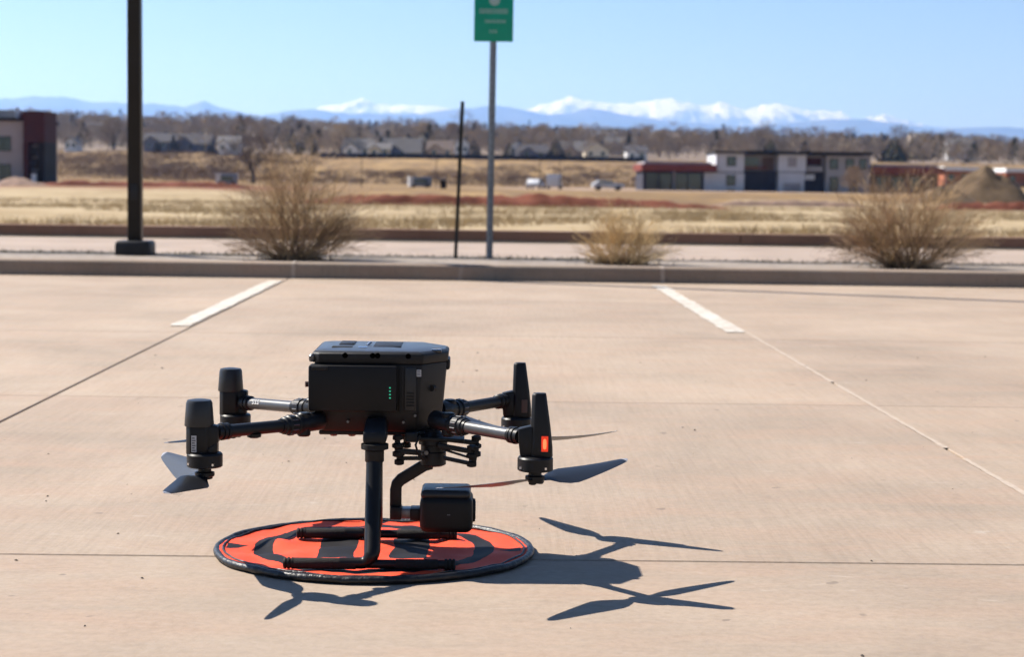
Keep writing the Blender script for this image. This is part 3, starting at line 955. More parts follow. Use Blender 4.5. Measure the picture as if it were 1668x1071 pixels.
def right_pod(x, y, lit):
    mb = MB()
    rg = []
    for z, xa, xb, hy in ((.2435, -.0125, .0295, .018), (.262, -.0120, .0288, .017), (.300, -.0108, .0245, .015), (.354, -.0095, .0168, .0105), (.3590, -.0070, .0158, .0085)):
        rg.append([(x + xa, y - hy * .6, z), (x + xa + .006, y - hy, z), (x + xb - .004, y - hy, z), (x + xb, y - hy * .6, z), (x + xb, y + hy * .6, z), (x + xb - .004, y + hy, z), (x + xa + .006, y + hy, z), (x + xa, y + hy * .6, z)])
    mb.loft(rg)
    pd = part('antenna_pod', mb, M['black'], drone, bevel=.0015)
    mb = MB(); mb.loft([[(x - .030, y - .012, .2435), (x - .008, y - .014, .2435), (x - .008, y + .014, .2435), (x - .030, y + .012, .2435)], [(x - .033, y - .012, .268), (x - .008, y - .014, .268), (x - .008, y + .014, .268), (x - .033, y + .012, .268)], [(x - .034, y - .012, .294), (x - .008, y - .013, .300), (x - .008, y + .013, .300), (x - .034, y + .012, .294)]]); part('pod_bracket', mb, M['black'], pd, bevel=.003)
    mb = MB(); mb.box(x + .008, x + .0205, y - .0180, y - .0160, .2535, .2820); lamp = part('navigation_light', mb, M['led_red'] if lit else M['knob'], pd, bevel=.001)
    if lit:
        mb = MB(); mb.lathe((x + .0142, y - .0178, .2675), [(.0008, -.0095), (.0026, -.0085), (.0034, -.004), (.0034, .004), (.0026, .0085), (.0008, .0095)], 12, sy=.5); part('light_core', mb, M['led_core'], pd)
    motor(x - .002, y)
    return pd

NL, FL_, NR, FR = (-.514, 3.27), (-.534, 3.82), (.099, 3.27), (.074, 3.82)
left_pod(*NL, True); left_pod(*FL_, False)
right_pod(*NR, True); right_pod(*FR, False)
arm((-.350, 3.437, .2735), (-.486, 3.284, .2780), M['arm_shaded'])
arm((-.352, 3.640, .2790), (-.506, 3.806, .2680), M['carbon'], True)
arm((-.058, 3.440, .2760), (.070, 3.284, .2770), M['carbon'])
arm((-.060, 3.640, .2800), (.046, 3.806, .2790), M['arm_shaded'])
mb = MB(); mb.lathe((-.425, 3.352, .2585), [(.008, 0), (.013, .002), (.014, .008)], 14); part('arm_sensor', mb, M['black'], drone)
nlp = prop((NL[0] + .010, NL[1], HZ), [(-.545, 3.088, .199)], -1, wide=.055, pitch0=24, pitch1=12)
blade(nlp, (NL[0] + .010, NL[1], HZ - .005), (-.620, 3.500, .205), -1, wide=.055, pitch0=42, pitch1=34)
prop((FL_[0] + .010, FL_[1], HZ), [(-.640, 3.625, .207), (-.430, 4.02, .207)], -1, wide=.026, pitch0=11, pitch1=8)
prop((NR[0], NR[1], HZ), [(.277, 3.432, .215), (-.078, 3.106, .210)], 1, wide=.058, pitch0=24, pitch1=9)
prop((FR[0], FR[1], HZ), [(.278, 3.710, .230), (-.080, 4.060, .228)], -1, wide=.048)

# ------------------------------------------------------------------ light pole, sign, stake
p = at(220.5, 412, 14.72)
PB = Vector((p.x, p.y, 0.095))
lp = thing('light_pole', PB, 'square black light pole with boxy base cover at the kerb', 'light pole')
mb = MB(); mb.loft([[(PB.x - .0545 * q, PB.y - .0545 * q, z), (PB.x + .0545 * q, PB.y - .0545 * q, z), (PB.x + .0545 * q, PB.y + .0545 * q, z), (PB.x - .0545 * q, PB.y + .0545 * q, z)] for z, q in ((.1, 1), (9.0, .85))])
part('pole', mb, M['pole'], lp, bevel=.008)
mb = MB(); mb.loft([[(PB.x - w, PB.y - w, z), (PB.x + w, PB.y - w, z), (PB.x + w, PB.y + w, z), (PB.x - w, PB.y + w, z)] for z, w in ((.095, .140), (.203, .138), (.222, .126))])
part('base_cover', mb, M['pole_base'], lp, bevel=.008)
mb = MB(); mb.box(PB.x - .12, PB.x + .12, PB.y - .75, PB.y + .02, 9.0, 9.1)
hh_ = MB(); hh_.box(PB.x - .03, PB.x + .03, PB.y - .0585, PB.y - .054, .55, .68); part('hand_hole_cover', hh_, M['pole_base'], lp, bevel=.002)
hd = part('lamp_head', mb, M['pole'], lp, bevel=.02)
mb = MB(); mb.box(PB.x - .1, PB.x + .1, PB.y - .7, PB.y - .3, 8.99, 9.0); part('lamp_lens', mb, M['sticker'], lp)

p = at(797, 419, 14.85)
SB = Vector((p.x, p.y, .095))
sg = thing('parking_sign', SB, 'green parking sign on a slim grey metal post behind the kerb', 'sign')
tp_ = at(803.5, 66, 14.85)
dx = (tp_.x - SB.x) / (tp_.z - SB.z)
def sx_(z): return SB.x + dx * (z - SB.z)
mb = MB()
def upost(z):
    c0 = sx_(z)
    return [(c0 - .027, SB.y + .018, z), (c0 - .027, SB.y + .021, z), (c0 - .014, SB.y + .021, z), (c0 - .012, SB.y - .012, z), (c0 + .012, SB.y - .012, z), (c0 + .014, SB.y + .021, z), (c0 + .027, SB.y + .021, z), (c0 + .027, SB.y + .018, z), (c0 + .017, SB.y + .018, z), (c0 + .015, SB.y - .015, z), (c0 - .015, SB.y - .015, z), (c0 - .017, SB.y + .018, z)]
mb.loft([upost(z) for z in (.05, 1.0, 2.42)])
post = part('post', mb, M['galv'], sg, smooth=False)
for k in range(28):
    z = .25 + .06 * k
    c0 = sx_(z)
    mb = MB(); mb.box(c0 - .004, c0 + .004, SB.y - .0158, SB.y - .0152, z - .005, z + .005); part('post_hole', mb, M['stake'], post)
c0 = sx_(2.1)
zb = at(803, 67.5, 14.83).z
mb = MB(); mb.box(c0 - .159, c0 + .159, SB.y - .0195, SB.y - .0165, zb, zb + .457)
pl = part('sign_panel', mb, M['sign_green'], sg, bevel=.001)
def mark(xa, xb, za, zb_, nm='lettering'):
    mb = MB(); mb.box(c0 + xa, c0 + xb, SB.y - .0206, SB.y - .0199, zb + za, zb + zb_); part(nm, mb, M['sign_white'], pl)
for za, h, xs in ((.228, .034, [(-.115, -.085), (-.08, -.05), (-.045, -.02), (-.012, .02), (.028, .052), (.058, .085), (.09, .112)]),
                  (.152, .022, [(-.07, -.048), (-.042, -.02), (-.012, .012), (.02, .045), (.052, .078), (.084, .10)]),
                  (.071, .022, [(-.032, -.014), (-.008, .008), (.013, .03)])):
    for xa, xb in xs:
        mark(xa, xb, za, za + h * .22); mark(xa, xb, za + h * .78, za + h); mark(xa, xa + .006, za + h * .22, za + h * .78)
        if (xb - xa) > .02: mark(xb - .006, xb, za + h * .22, za + h * .78)
mb = MB(); mb.tube([(c0 + .005, SB.y - .0206, zb + .335), (c0 + .005, SB.y - .0199, zb + .335)], .045, 24); part('emblem', mb, M['sign_white'], pl)

a0, a1 = at(741.5, 420, 14.7), at(753.5, 165, 14.7)
SK = Vector((a0.x, a0.y, .09))
skt = thing('metal_stake', SK, 'thin dark metal stake leaning beside the sign post', 'stake')
def tsec(p, w, dpt): return [(p.x - w, p.y, p.z), (p.x - w, p.y + .005, p.z), (p.x - .003, p.y + .005, p.z), (p.x - .003, p.y + dpt, p.z), (p.x + .003, p.y + dpt, p.z), (p.x + .003, p.y + .005, p.z), (p.x + w, p.y + .005, p.z), (p.x + w, p.y, p.z)]
mb = MB(); mb.loft([tsec(Vector((SK.x, SK.y, .05)), .014, .03), tsec(a1, .0155, .03)])
sh = part('shaft', mb, M['stake'], skt, smooth=False)
for k in range(14):
    t = .35 + .045 * k
    q = SK.lerp(a1, t)
    mb = MB(); mb.box(q.x - .008, q.x + .008, q.y - .006, q.y, q.z - .008, q.z + .008); part('stud', mb, M['stake'], sh)

# ------------------------------------------------------------------ dry shrubs by the kerb
def twig_tube(mb, pts, r0, r1, mi=0):
    n = len(pts)
    mb.tube(pts, [r0 + (r1 - r0) * i / (n - 1) for i in range(n)], 3, mi, caps=False)
def shrub(name, base, w_l, w_r, h, n, label, seed, thick=.0030, mats=('twig', 'twig_pale', 'twig_dark')):
    rg = random.Random(seed)
    root = thing(name, base, label, 'shrub', 'dry shrubs along the kerb')
    mb = MB()
    def grow(p, d, l, r, lev, mi):
        q1 = p + d * l * .5 + Vector((rg.gauss(0, .05), rg.gauss(0, .05), rg.gauss(0, .03))) * l
        q2 = p + d * l + Vector((rg.gauss(0, .05), rg.gauss(0, .05), .02)) * l
        twig_tube(mb, [p, q1, q2], r, r * .62, mi)
        if lev == 0: return
        for c_ in range(rg.choice((2, 2, 3)) if lev > 1 else rg.choice((2, 3, 3))):
            nd = (d + Vector((rg.gauss(0, .42), rg.gauss(0, .42), rg.gauss(.0, .28)))).normalized()
            st_ = q2 if c_ == 0 or rg.random() < .5 else p.lerp(q1, .3).lerp(q2, rg.uniform(.3, .9))
            grow(st_, nd, l * rg.uniform(.5, .85), r * .62, lev - 1, mi)
    for k in range(n):
        th = rg.uniform(-1, 1)
        ang = th * 1.28
        w_ = w_r if th > 0 else w_l
        reach = 1.0 / math.sqrt((math.sin(ang) / w_) ** 2 + (math.cos(ang) / h) ** 2)
        d = Vector((math.sin(ang), rg.gauss(0, .38), math.cos(ang))).normalized()
        p0 = Vector((base.x + rg.gauss(0, .055) + th * .05, base.y + rg.gauss(0, .05), base.z - .01))
        mi = 0 if rg.random() < .55 else (1 if rg.random() < .7 else 2)
        grow(p0, d, reach * rg.uniform(.27, .42), thick * rg.uniform(.9, 1.5), 3, mi)
    tw = part('twigs', mb, [M[q] for q in mats], root, smooth=False)
    tw['kind'] = 'stuff'
    mb = MB()
    for k in range(420):
        x, y = base.x + rg.gauss(0, .13), base.y + rg.gauss(0, .10)
        a = rg.uniform(0, 6.28); l = rg.uniform(.02, .07)
        mb.add([(x, y, base.z - .005), (x + .006, y + .003, base.z - .005), (x + l * math.cos(a), y + l * math.sin(a), base.z + rg.uniform(.0, .08))], [(0, 1, 2)])
    li = part('litter', mb, M['twig_dark'], root, smooth=False)
    li['kind'] = 'stuff'
p = at(480, 414, 14.35)
shrub('dry_shrub', Vector((p.x, p.y, .10)), .60, .66, 1.0, 250, 'largest dry brown shrub nearest the light pole', 11)
p = at(1012, 420, 14.3)
shrub('dry_shrub', Vector((p.x, p.y, .10)), .36, .40, .56, 170, 'small straw coloured shrub, middle of the three by the kerb', 12, .0028, ('straw_twig', 'twig_pale', 'straw_twig'))
p = at(1480, 428, 14.3)
shrub('dry_shrub', Vector((p.x, p.y, .10)), .72, .66, .90, 250, 'wide dry shrub at the right end of the kerb', 13)

# ------------------------------------------------------------------ earth banks, soil piles
M['red_bank'] = mat('red_earth', (0.12, 0.034, 0.021), 0.95, var=0.4, scale=0.5, col2=(0.21, 0.075, 0.047), bump=0.8, bscale=2.0)
M['tan_soil'] = mat('tan_soil', (0.082, 0.056, 0.034), 0.95, var=0.3, scale=0.8, col2=(0.13, 0.09, 0.056), bump=1.0, bscale=1.5)
M['grey_soil'] = mat('grey_soil', (0.22, 0.15, 0.115), 0.95, var=0.3, scale=0.9, bump=0.8, bscale=1.5)
def bank(name, x0, x1, y, hgt, wid, mt_, label, seed, kind='structure'):
    mb = MB()
    n, mI = max(60, int((x1 - x0) / .3)), 12
    vs_, fs_ = [], []
    for i in range(n + 1):
        x = x0 + (x1 - x0) * i / n
        e = min(1, 6 * i / n, 6 * (n - i) / n)
        for k in range(mI + 1):
            v = 2 * k / mI - 1
            hh = hgt * e * (1 - abs(v) ** 1.6) * (0.82 + 0.32 * noise.noise((x * .16, seed, v * .5)) + .35 * noise.noise((x * .9, seed, v * 2)) + .18 * noise.noise((x * 2.6, seed, v * 3)))
            yy = y + (v * wid if v > 0 else v * wid * .35) + 1.2 * noise.noise((x * .1, seed + 5, 0))
            vs_.append((x, yy, ground(x, y) - .25 + max(0, hh) + .25 * (1 - abs(v))))
    for i in range(n):
        for k in range(mI):
            a = i * (mI + 1) + k
            fs_.append((a, a + mI + 1, a + mI + 2, a + 1))
    mb.add(vs_, fs_)
    o = part(name, mb, mt_, None, ang=60)
    tag(o, label, kind=kind)
    return o
bank('red_soil_bank', at(440, 330, 98).x, at(1200, 330, 98).x, 98, .66, 2.6, M['red_bank'], 'long low red soil bank along the grass field', 1)
bank('red_soil_bank', at(50, 305, 178).x, at(430, 305, 178).x, 178, .62, 3.0, M['red_bank'], 'red soil bank on the left side of the field', 2)
bank('red_soil_bank', at(1150, 330, 122).x, at(1420, 330, 122).x, 122, .42, 2.0, M['grey_soil'], 'pale low soil bank in front of the two-storey building', 3)
bank('red_soil_bank', at(1500, 330, 118).x, at(1800, 330, 118).x, 118, .55, 2.4, M['red_bank'], 'red soil bank at the right end of the field', 4)
def pile(px, py, Y, rx, ry, h, mt_, label, seed):
    c = at(px, py, Y)
    base = Vector((c.x, Y, ground(c.x, Y) - .15))
    mb = MB()
    n, rr = 40, 14
    vs_ = [(base.x, base.y, base.z + h)]
    for i in range(1, rr + 1):
        t = i / rr
        for k in range(n):
            a = 2 * math.pi * k / n
            wob = 1 + .22 * noise.noise((math.cos(a) * 1.6, math.sin(a) * 1.6, seed))
            z = h * (1 - t ** 1.25) * (1 + .22 * noise.noise((math.cos(a) * 2.4 * t, math.sin(a) * 2.4 * t, seed + 3)) + .14 * noise.noise((math.cos(a) * 7 * t, math.sin(a) * 7 * t, seed + 5)))
            vs_.append((base.x + rx * t * wob * math.cos(a), base.y + ry * t * wob * math.sin(a), base.z + z * (1 if i < rr else 0)))
    fs_ = [(0, 1 + k, 1 + (k + 1) % n) for k in range(n)]
    for i in range(rr - 1):
        for k in range(n):
            a = 1 + i * n
            fs_.append((a + k, a + n + k, a + n + (k + 1) % n, a + (k + 1) % n))
    mb.add(vs_, fs_)
    return single('soil_pile', mb, mt_, base, label, 'soil pile', 'soil piles on the building site', ang=50)
pile(1606, 300, 150, 4.4, 4.2, 3.25, M['tan_soil'], 'tall conical brown soil pile behind the right shrub', 1)
pile(28, 300, 175, 3.2, 2.5, 1.0, M['grey_soil'], 'low soil pile in front of the grey walled building', 2)
pile(1535, 325, 140, 3.5, 3.0, 1.5, M['tan_soil'], 'smaller soil pile left of the tall conical one', 3)

# ------------------------------------------------------------------ buildings
def flat(name, col, rough=.7, **k): return mat(name, col, rough, **k)
M['stucco_grey'] = flat('grey_stucco', (.36, .33, .33), var=.08, scale=.8)
M['maroon'] = flat('maroon_cladding', (.065, .020, .020), var=.15, scale=.9)
M['dark_trim'] = flat('dark_trim', (.014, .012, .013), var=.2, scale=1, spec=.2)
M['glass'] = mat('window_glass', (.02, .035, .04), .08, spec=.5, var=.3, scale=.4, coat=.3)
M['white_panel'] = flat('white_panel', (.50, .50, .53), var=.07, scale=.6)
M['grey_panel'] = flat('grey_panel', (.33, .31, .31), var=.1, scale=.6)
M['rust'] = flat('rust_fascia', (.16, .04, .03), var=.2, scale=.8)
M['char'] = flat('charcoal_wall', (.045, .042, .055), var=.2, scale=.8)
M['roof_grey'] = flat('roof_membrane', (.28, .26, .27), var=.15, scale=.4)
M['orange_wall'] = flat('orange_wall', (.30, .11, .06), var=.15, scale=.5)
M['white_roof'] = flat('white_roof_edge', (.75, .75, .76), var=.05, scale=.5)
M['brown_wall'] = flat('brown_wall', (.16, .10, .075), var=.2, scale=.5)

def rect(pxa, pxb, pya, pyb, Y, d, nm, mt_, parent, dy=0.0, bevel=0.0):
    """box whose front face fills the given photo rectangle at depth Y+dy"""
    a, b2 = at(pxa, (pya + pyb) / 2, Y), at(pxb, (pya + pyb) / 2, Y)
    zt_, zb_ = at((pxa + pxb) / 2, pya, Y).z, at((pxa + pxb) / 2, pyb, Y).z
    mb = MB(); mb.box(a.x, b2.x, Y + dy, Y + dy + d, zb_, zt_)
    return part(nm, mb, mt_, parent, bevel=bevel)

YL = 214.0
c = at(20, 296, YL)
lb = thing('office_building', Vector((c.x, YL, ground(c.x, YL))), 'grey walled building with maroon corner tower at the left edge', 'building')
wl = rect(-150, 41, 196, 300, YL, 16, 'wall', M['stucco_grey'], lb)
rect(-150, 44, 190.5, 196, YL, 16.3, 'parapet', M['dark_trim'], lb, -.3)
tw = rect(41.2, 76, 181, 232, YL, 6, 'tower', M['maroon'], lb, -1.0)
rect(41.2, 49, 232.1, 299, YL, 6, 'tower_leg', M['maroon'], lb, -1.0)
rect(65, 76, 232.1, 299, YL, 6, 'tower_leg', M['dark_trim'], lb, -1.0)
for yy in (237, 256, 277):
    rect(49.1, 64.9, yy - 2.2, yy + 2.2, YL, .5, 'spandrel', M['stucco_grey'], lb, 1.0)
for y0, y1 in ((222, 246), (267, 292)):
    w_ = rect(-5, 18, y0, y1, YL, .3, 'window', M['dark_trim'], lb, -.06)
    for xa, xb in ((-4, 5.8), (7.2, 16.8)):
        rect(xa, xb, y0 + 1.3, y1 - 1.3, YL, .1, 'pane', M['glass'], w_, -.10)
    w_ = rect(-70, -45, y0, y1, YL, .3, 'window', M['dark_trim'], lb, -.06)
    rect(-69, -46, y0 + 1.3, y1 - 1.3, YL, .1, 'pane', M['glass'], w_, -.10)
rect(14, 17.5, 173, 190.4, YL, 1.0, 'roof_post', M['white_roof'], lb, 3)
rect(18, 41, 183, 190.4, YL, 5, 'roof_fascia', M['rust'], lb, 4)
rect(-40, 13.5, 176, 190.4, YL, 6, 'roof_unit', M['grey_panel'], lb, 5)
rect(57, 63, 283, 298, YL, .8, 'entrance_panel', M['white_roof'], lb, -1.6)

YR = 300.0
c = at(1235, 314, YR)
rb = thing('office_building', Vector((c.x, YR, ground(c.x, YR))), 'long two-storey building with white panels, charcoal bays and rust roof edges', 'building')
gz = 318
rect(1048, 1147, 279, gz, YR, 14, 'low_wing', M['char'], rb, 1.2)
rect(1044, 1166, 268, 278.8, YR, 17, 'rust_roof_edge', M['rust'], rb, -1.6)
rect(1050, 1160, 263.5, 267.8, YR, 14, 'roof_edge', M['roof_grey'], rb, .4)
for xa, xb in ((1054, 1072), (1075, 1094), (1102, 1120), (1122, 1143)):
    rect(xa, xb, 283, 311, YR, .2, 'window', M['glass'], rb, 1.0)
rect(1097, 1100, 279, gz, YR, .5, 'wing_pillar', M['grey_panel'], rb, .5)
blk = rect(1147.2, 1212, 281.5, gz, YR, 12, 'white_block', M['white_panel'], rb)
rect(1166.2, 1212, 250, 280, YR, 12, 'white_block', M['white_panel'], rb)
rect(1147.2, 1212, 280.05, 281.45, YR, 11.6, 'floor_joint', M['dark_trim'], rb, .25)
for (xa, xb, ya, yb) in ((1184, 1199, 255, 271), (1183, 1198, 285, 303), (1184, 1197, 308, 317)):
    w_ = rect(xa, xb, ya, yb, YR, .3, 'window', M['dark_trim'], rb, -.08)
    rect(xa + 1.2, xb - 1.2, ya + 1.2, yb - 1.2, YR, .1, 'pane', M['glass'], w_, -.12)
rect(1212.2, 1268, 278, gz, YR, 9, 'charcoal_bay', M['char'], rb, 2.5)
rect(1212.2, 1268, 252, 277.8, YR, 8, 'upper_wall', M['grey_panel'], rb, 3)
rect(1216, 1240, 256, 271, YR, .3, 'window', M['glass'], rb, 2.85)
rect(1246, 1264, 256, 277, YR, .3, 'window', M['brown_wall'], rb, 2.85)
rect(1212.4, 1250, 271.5, 274.5, YR, 1.5, 'balcony_rail', M['rust'], rb, 1.3)
rect(1268.2, 1313, 252, 280, YR, 12, 'white_block', M['white_panel'], rb)
rect(1268.2, 1310, 281.5, gz, YR, 12, 'white_block', M['white_panel'], rb)
rect(1268.2, 1310, 280.05, 281.45, YR, 11.6, 'floor_joint', M['dark_trim'], rb, .25)
for (xa, xb, ya, yb) in ((1283, 1298, 256, 272), (1276, 1304, 298, 316)):
    w_ = rect(xa, xb, ya, yb, YR, .3, 'window', M['grey_panel'], rb, -.08)
    rect(xa + 1.2, xb - 1.2, ya + 1.2, yb - 1.2, YR, .1, 'pane', M['roof_grey'], w_, -.12)
rect(1313.2, 1346, 280, gz, YR, 9, 'charcoal_bay', M['char'], rb, 2.5)
rect(1313.2, 1346, 254, 279.8, YR, 9, 'upper_wall', M['grey_panel'], rb, 2.2)
rect(1316, 1342, 257, 269, YR, .3, 'window', M['maroon'], rb, 2.05)
rect(1316, 1342, 272, 279, YR, 1.5, 'balcony_rail', M['grey_panel'], rb, .9)
rect(1314, 1330, 284, 293, YR, .5, 'white_canopy', M['white_roof'], rb, 1.8)
rect(1346.2, 1418, 254, gz, YR, 12, 'grey_block', M['grey_panel'], rb, .4)
for (xa, xb, ya, yb) in ((1352, 1366, 259, 276), (1378, 1392, 259, 276), (1400, 1413, 259, 276), (1352, 1366, 288, 312), (1384, 1398, 288, 312)):
    w_ = rect(xa, xb, ya, yb, YR, .3, 'window', M['dark_trim'], rb, .3)
    rect(xa + 1.2, xb - 1.2, ya + 1.2, yb - 1.2, YR, .1, 'pane', M['glass'], w_, .26)
rect(1164, 1214, 246.5, 249.8, YR, 13.5, 'flat_roof', M['dark_trim'], rb, -.9)
rect(1214.2, 1421, 246.8, 251.6, YR, 13.8, 'flat_roof', M['dark_trim'], rb, -.9)
rect(1418.2, 1532, 284, gz, YR, 12, 'low_wing', M['brown_wall'], rb, 1.5)
rect(1419, 1536, 272.5, 283.8, YR, 15, 'rust_roof_edge', M['rust'], rb, -1.2)
rect(1424, 1530, 268, 272.3, YR, 12, 'roof_edge', M['roof_grey'], rb, .6)
for xa, xb in ((1430, 1446), (1456, 1474), (1486, 1502)):
    rect(xa, xb, 289, 312, YR, .2, 'window', M['glass'], rb, 1.3)

Y2 = 420.0
for (xa, xb, ya, lab) in ((1537, 1605, 272, 'orange building with white roof edge behind the conical soil pile'), (1637, 1720, 274.5, 'orange building with white roof edge at the right edge')):
    c = at((xa + xb) / 2, 300, Y2)
    ob = thing('low_building', Vector((c.x, Y2, ground(c.x, Y2))), lab, 'building', 'orange low buildings')
    rect(xa + 1, xb - 1, ya + 6.5, 308, Y2, 12, 'wall', M['orange_wall'], ob)
    rect(xa, xb, ya, ya + 6.3, Y2, 13.2, 'roof_edge', M['white_roof'], ob, -.6)
    for k in range(3):
        x = xa + 8 + (xb - xa - 16) * k / 2.4
        rect(x, x + 9, ya + 12, ya + 22, Y2, .2, 'window', M['glass'], ob, -.1)

# houses on the rise
M['cream'] = flat('cream_siding', (.74, .66, .52), var=.05, scale=.4)
M['white_siding'] = flat('white_siding', (.72, .72, .73), var=.05, scale=.4)
M['blue_siding'] = flat('blue_grey_siding', (.14, .15, .20), var=.08, scale=.4)
M['beige'] = flat('beige_siding', (.42, .34, .27), var=.06, scale=.4)
M['shingle'] = flat('grey_shingle', (.125, .115, .112), var=.15, scale=.8)
M['shingle_dark'] = flat('dark_shingle', (.07, .064, .068), var=.15, scale=.8)
M['shingle_brown'] = flat('brown_shingle', (.125, .095, .08), var=.15, scale=.8)
def house(px, pyb, Y, w, h, roof_h, gable, wall, roof, label, d=9.0):
    c = at(px, pyb, Y)
    b0 = Vector((c.x, Y, min(c.z, ground(c.x, Y) + .3)))
    hgt = c.z + h
    ho = thing('house', b0, label, 'house', 'houses on the rise')
    x0, x1 = c.x - w / 2, c.x + w / 2
    mb = MB()
    if gable:      # gable end towards the camera
        mb.loft([[(x0, yy, b0.z - .5), (x1, yy, b0.z - .5), (x1, yy, hgt), (c.x, yy, hgt + roof_h), (x0, yy, hgt)] for yy in (Y, Y + d)])
    else:
        mb.loft([[(xx, Y, b0.z - .5), (xx, Y + d, b0.z - .5), (xx, Y + d, hgt), (xx, Y + d / 2, hgt + roof_h), (xx, Y, hgt)] for xx in (x0, x1)])
    part('wall', mb, wall, ho, smooth=False)
    mb = MB()
    e, th = .5, .22
    if gable:
        s = roof_h / (w / 2)
        for sg_ in (-1, 1):
            mb.loft([[(c.x, yy, hgt + roof_h + .03), (c.x + sg_ * (w / 2 + e), yy, hgt - s * e + .03), (c.x + sg_ * (w / 2 + e), yy, hgt - s * e + .03 + th), (c.x, yy, hgt + roof_h + .03 + th)] for yy in (Y - e, Y + d + e)])
    else:
        s = roof_h / (d / 2)
        for sg_ in (-1, 1):
            mb.loft([[(xx, Y + d / 2, hgt + roof_h + .03), (xx, Y + d / 2 + sg_ * (d / 2 + e), hgt - s * e + .03), (xx, Y + d / 2 + sg_ * (d / 2 + e), hgt - s * e + .03 + th), (xx, Y + d / 2, hgt + roof_h + .03 + th)] for xx in (x0 - e, x1 + e)])
    part('roof', mb, roof, ho, smooth=False)
    if not gable:
        gw, gx = w * .42, c.x - w * .2
        mb = MB(); mb.loft([[(gx - gw / 2, yy, b0.z - .5), (gx + gw / 2, yy, b0.z - .5), (gx + gw / 2, yy, hgt + .2), (gx, yy, hgt + .2 + gw * .36), (gx - gw / 2, yy, hgt + .2)] for yy in (Y - 1.6, Y + d * .4)])
        part('front_gable', mb, wall, ho, smooth=False)
        mb = MB()
        for sg_ in (-1, 1):
            mb.loft([[(gx, yy, hgt + .23 + gw * .36), (gx + sg_ * (gw / 2 + .35), yy, hgt + .23 - .25), (gx + sg_ * (gw / 2 + .35), yy, hgt + .43 - .25), (gx, yy, hgt + .43 + gw * .36)] for yy in (Y - 2.0, Y + d * .4)])
        part('gable_roof', mb, roof, ho, smooth=False)
    nW = max(2, int(w / 4))
    for k in range(nW):
        x = x0 + w * (k + .5) / nW
        z = b0.z + (h + c.z - b0.z) * .45
        yw = Y if gable or not (gx - gw / 2 - .7 < x < gx + gw / 2 + .7) else Y - 1.6
        mb = MB(); mb.box(x - .6, x + .6, yw - .06, yw + .05, z, z + 1.3)
        wi = part('window', mb, M['glass'], ho, smooth=False)
    mb = MB(); mb.box(c.x + w * .2, c.x + w * .2 + .8, Y + d * .6, Y + d * .6 + .8, hgt, hgt + roof_h + .9); part('chimney', mb, roof, ho, smooth=False)
house(582, 255, 615, 10, 2.6, 3.4, False, M['white_siding'], M['shingle'], 'grey roofed house left of the pale cream house')
house(618, 257, 600, 7, 2.8, 2.0, False, M['cream'], M['shingle'], 'cream walled house behind the dark fence, left of the big grey roof')
house(655, 258, 605, 12, 2.0, 4.6, False, M['blue_siding'], M['shingle'], 'house with a big dark grey roof left of the cream gable')
house(686, 250, 640, 6.2, 3.8, 2.9, True, M['cream'], M['shingle'], 'bright cream gable house between the big grey roof and the stake')
house(718, 257, 620, 9, 2.8, 3.0, False, M['beige'], M['shingle_brown'], 'beige house with brown roof left of the stake')
house(752, 257, 610, 4.6, 5.0, 1.8, True, M['white_siding'], M['shingle'], 'narrow white house right behind the stake')
house(841, 258, 620, 4.2, 4.6, 1.2, True, M['white_siding'], M['shingle'], 'narrow pale house between two dark conifers')
house(869, 259, 615, 9.5, 2.2, 2.6, False, M['blue_siding'], M['shingle_dark'], 'blue grey house left of the tall dark conifer')
house(938, 260, 640, 10, 3.0, 3.4, False, M['beige'], M['shingle'], 'low grey roofed house right of the tall dark conifer')
house(972, 261, 610, 8.2, 3.4, 2.6, True, M['cream'], M['shingle'], 'pale yellow gable house standing alone on the rise')
house(1037, 264, 610, 7, 3.4, 1.9, False, M['white_siding'], M['shingle_dark'], 'white house with dark roof beside the low wing')
house(1010, 252, 680, 11, 3.2, 3.2, False, M['beige'], M['shingle'], 'grey roofed house behind the white one')
house(255, 246, 620, 9, 3.2, 2.8, False, M['blue_siding'], M['shingle_dark'], 'dark blue house right of the light pole')
house(312, 248, 630, 13, 3.0, 3.2, False, M['blue_siding'], M['shingle_dark'], 'long dark blue house among dark conifers')
house(372, 251, 600, 7, 3.4, 2.4, False, M['white_siding'], M['shingle'], 'pale house left of the large bare tree')
house(470, 216, 900, 5, 5.2, 2.0, True, M['white_siding'], M['shingle_brown'], 'small white house high among the bare trees')
house(115, 243, 620, 4.2, 2.2, 1.6, True, M['white_siding'], M['shingle'], 'tiny white shed left of the light pole')
house(1500, 235, 900, 10, 3.0, 2.8, False, M['beige'], M['shingle'], 'grey roofed house above the right rust wing')
house(800, 235, 820, 11, 3.2, 3.4, False, M['beige'], M['shingle_brown'], 'brown roofed house hidden behind the sign post')
house(985, 238, 800, 11, 3.2, 3.4, False, M['beige'], M['shingle'], 'grey roofed house above the pale yellow gable')

house(150, 222, 840, 9, 3.2, 3.0, False, M['beige'], M['shingle'], 'grey roofed house up the slope left of the light pole')
house(425, 228, 800, 9, 3.2, 3.0, False, M['beige'], M['shingle_brown'], 'brown roofed house above the large bare tree')
house(545, 232, 780, 9, 3.4, 3.2, False, M['white_siding'], M['shingle'], 'white house above and left of the grey roofed house')
house(735, 228, 800, 8, 3.4, 3.0, True, M['beige'], M['shingle'], 'beige gable house up the slope beside the stake')
house(930, 232, 840, 8, 3.4, 3.0, True, M['white_siding'], M['shingle_dark'], 'white gable house up the slope right of the tallest conifer')
house(1085, 240, 780, 10, 3.4, 3.0, False, M['beige'], M['shingle_brown'], 'brown roofed house above the left low wing')
house(1565, 252, 720, 10, 3.4, 3.0, False, M['white_siding'], M['shingle'], 'pale house above the orange building by the soil pile')

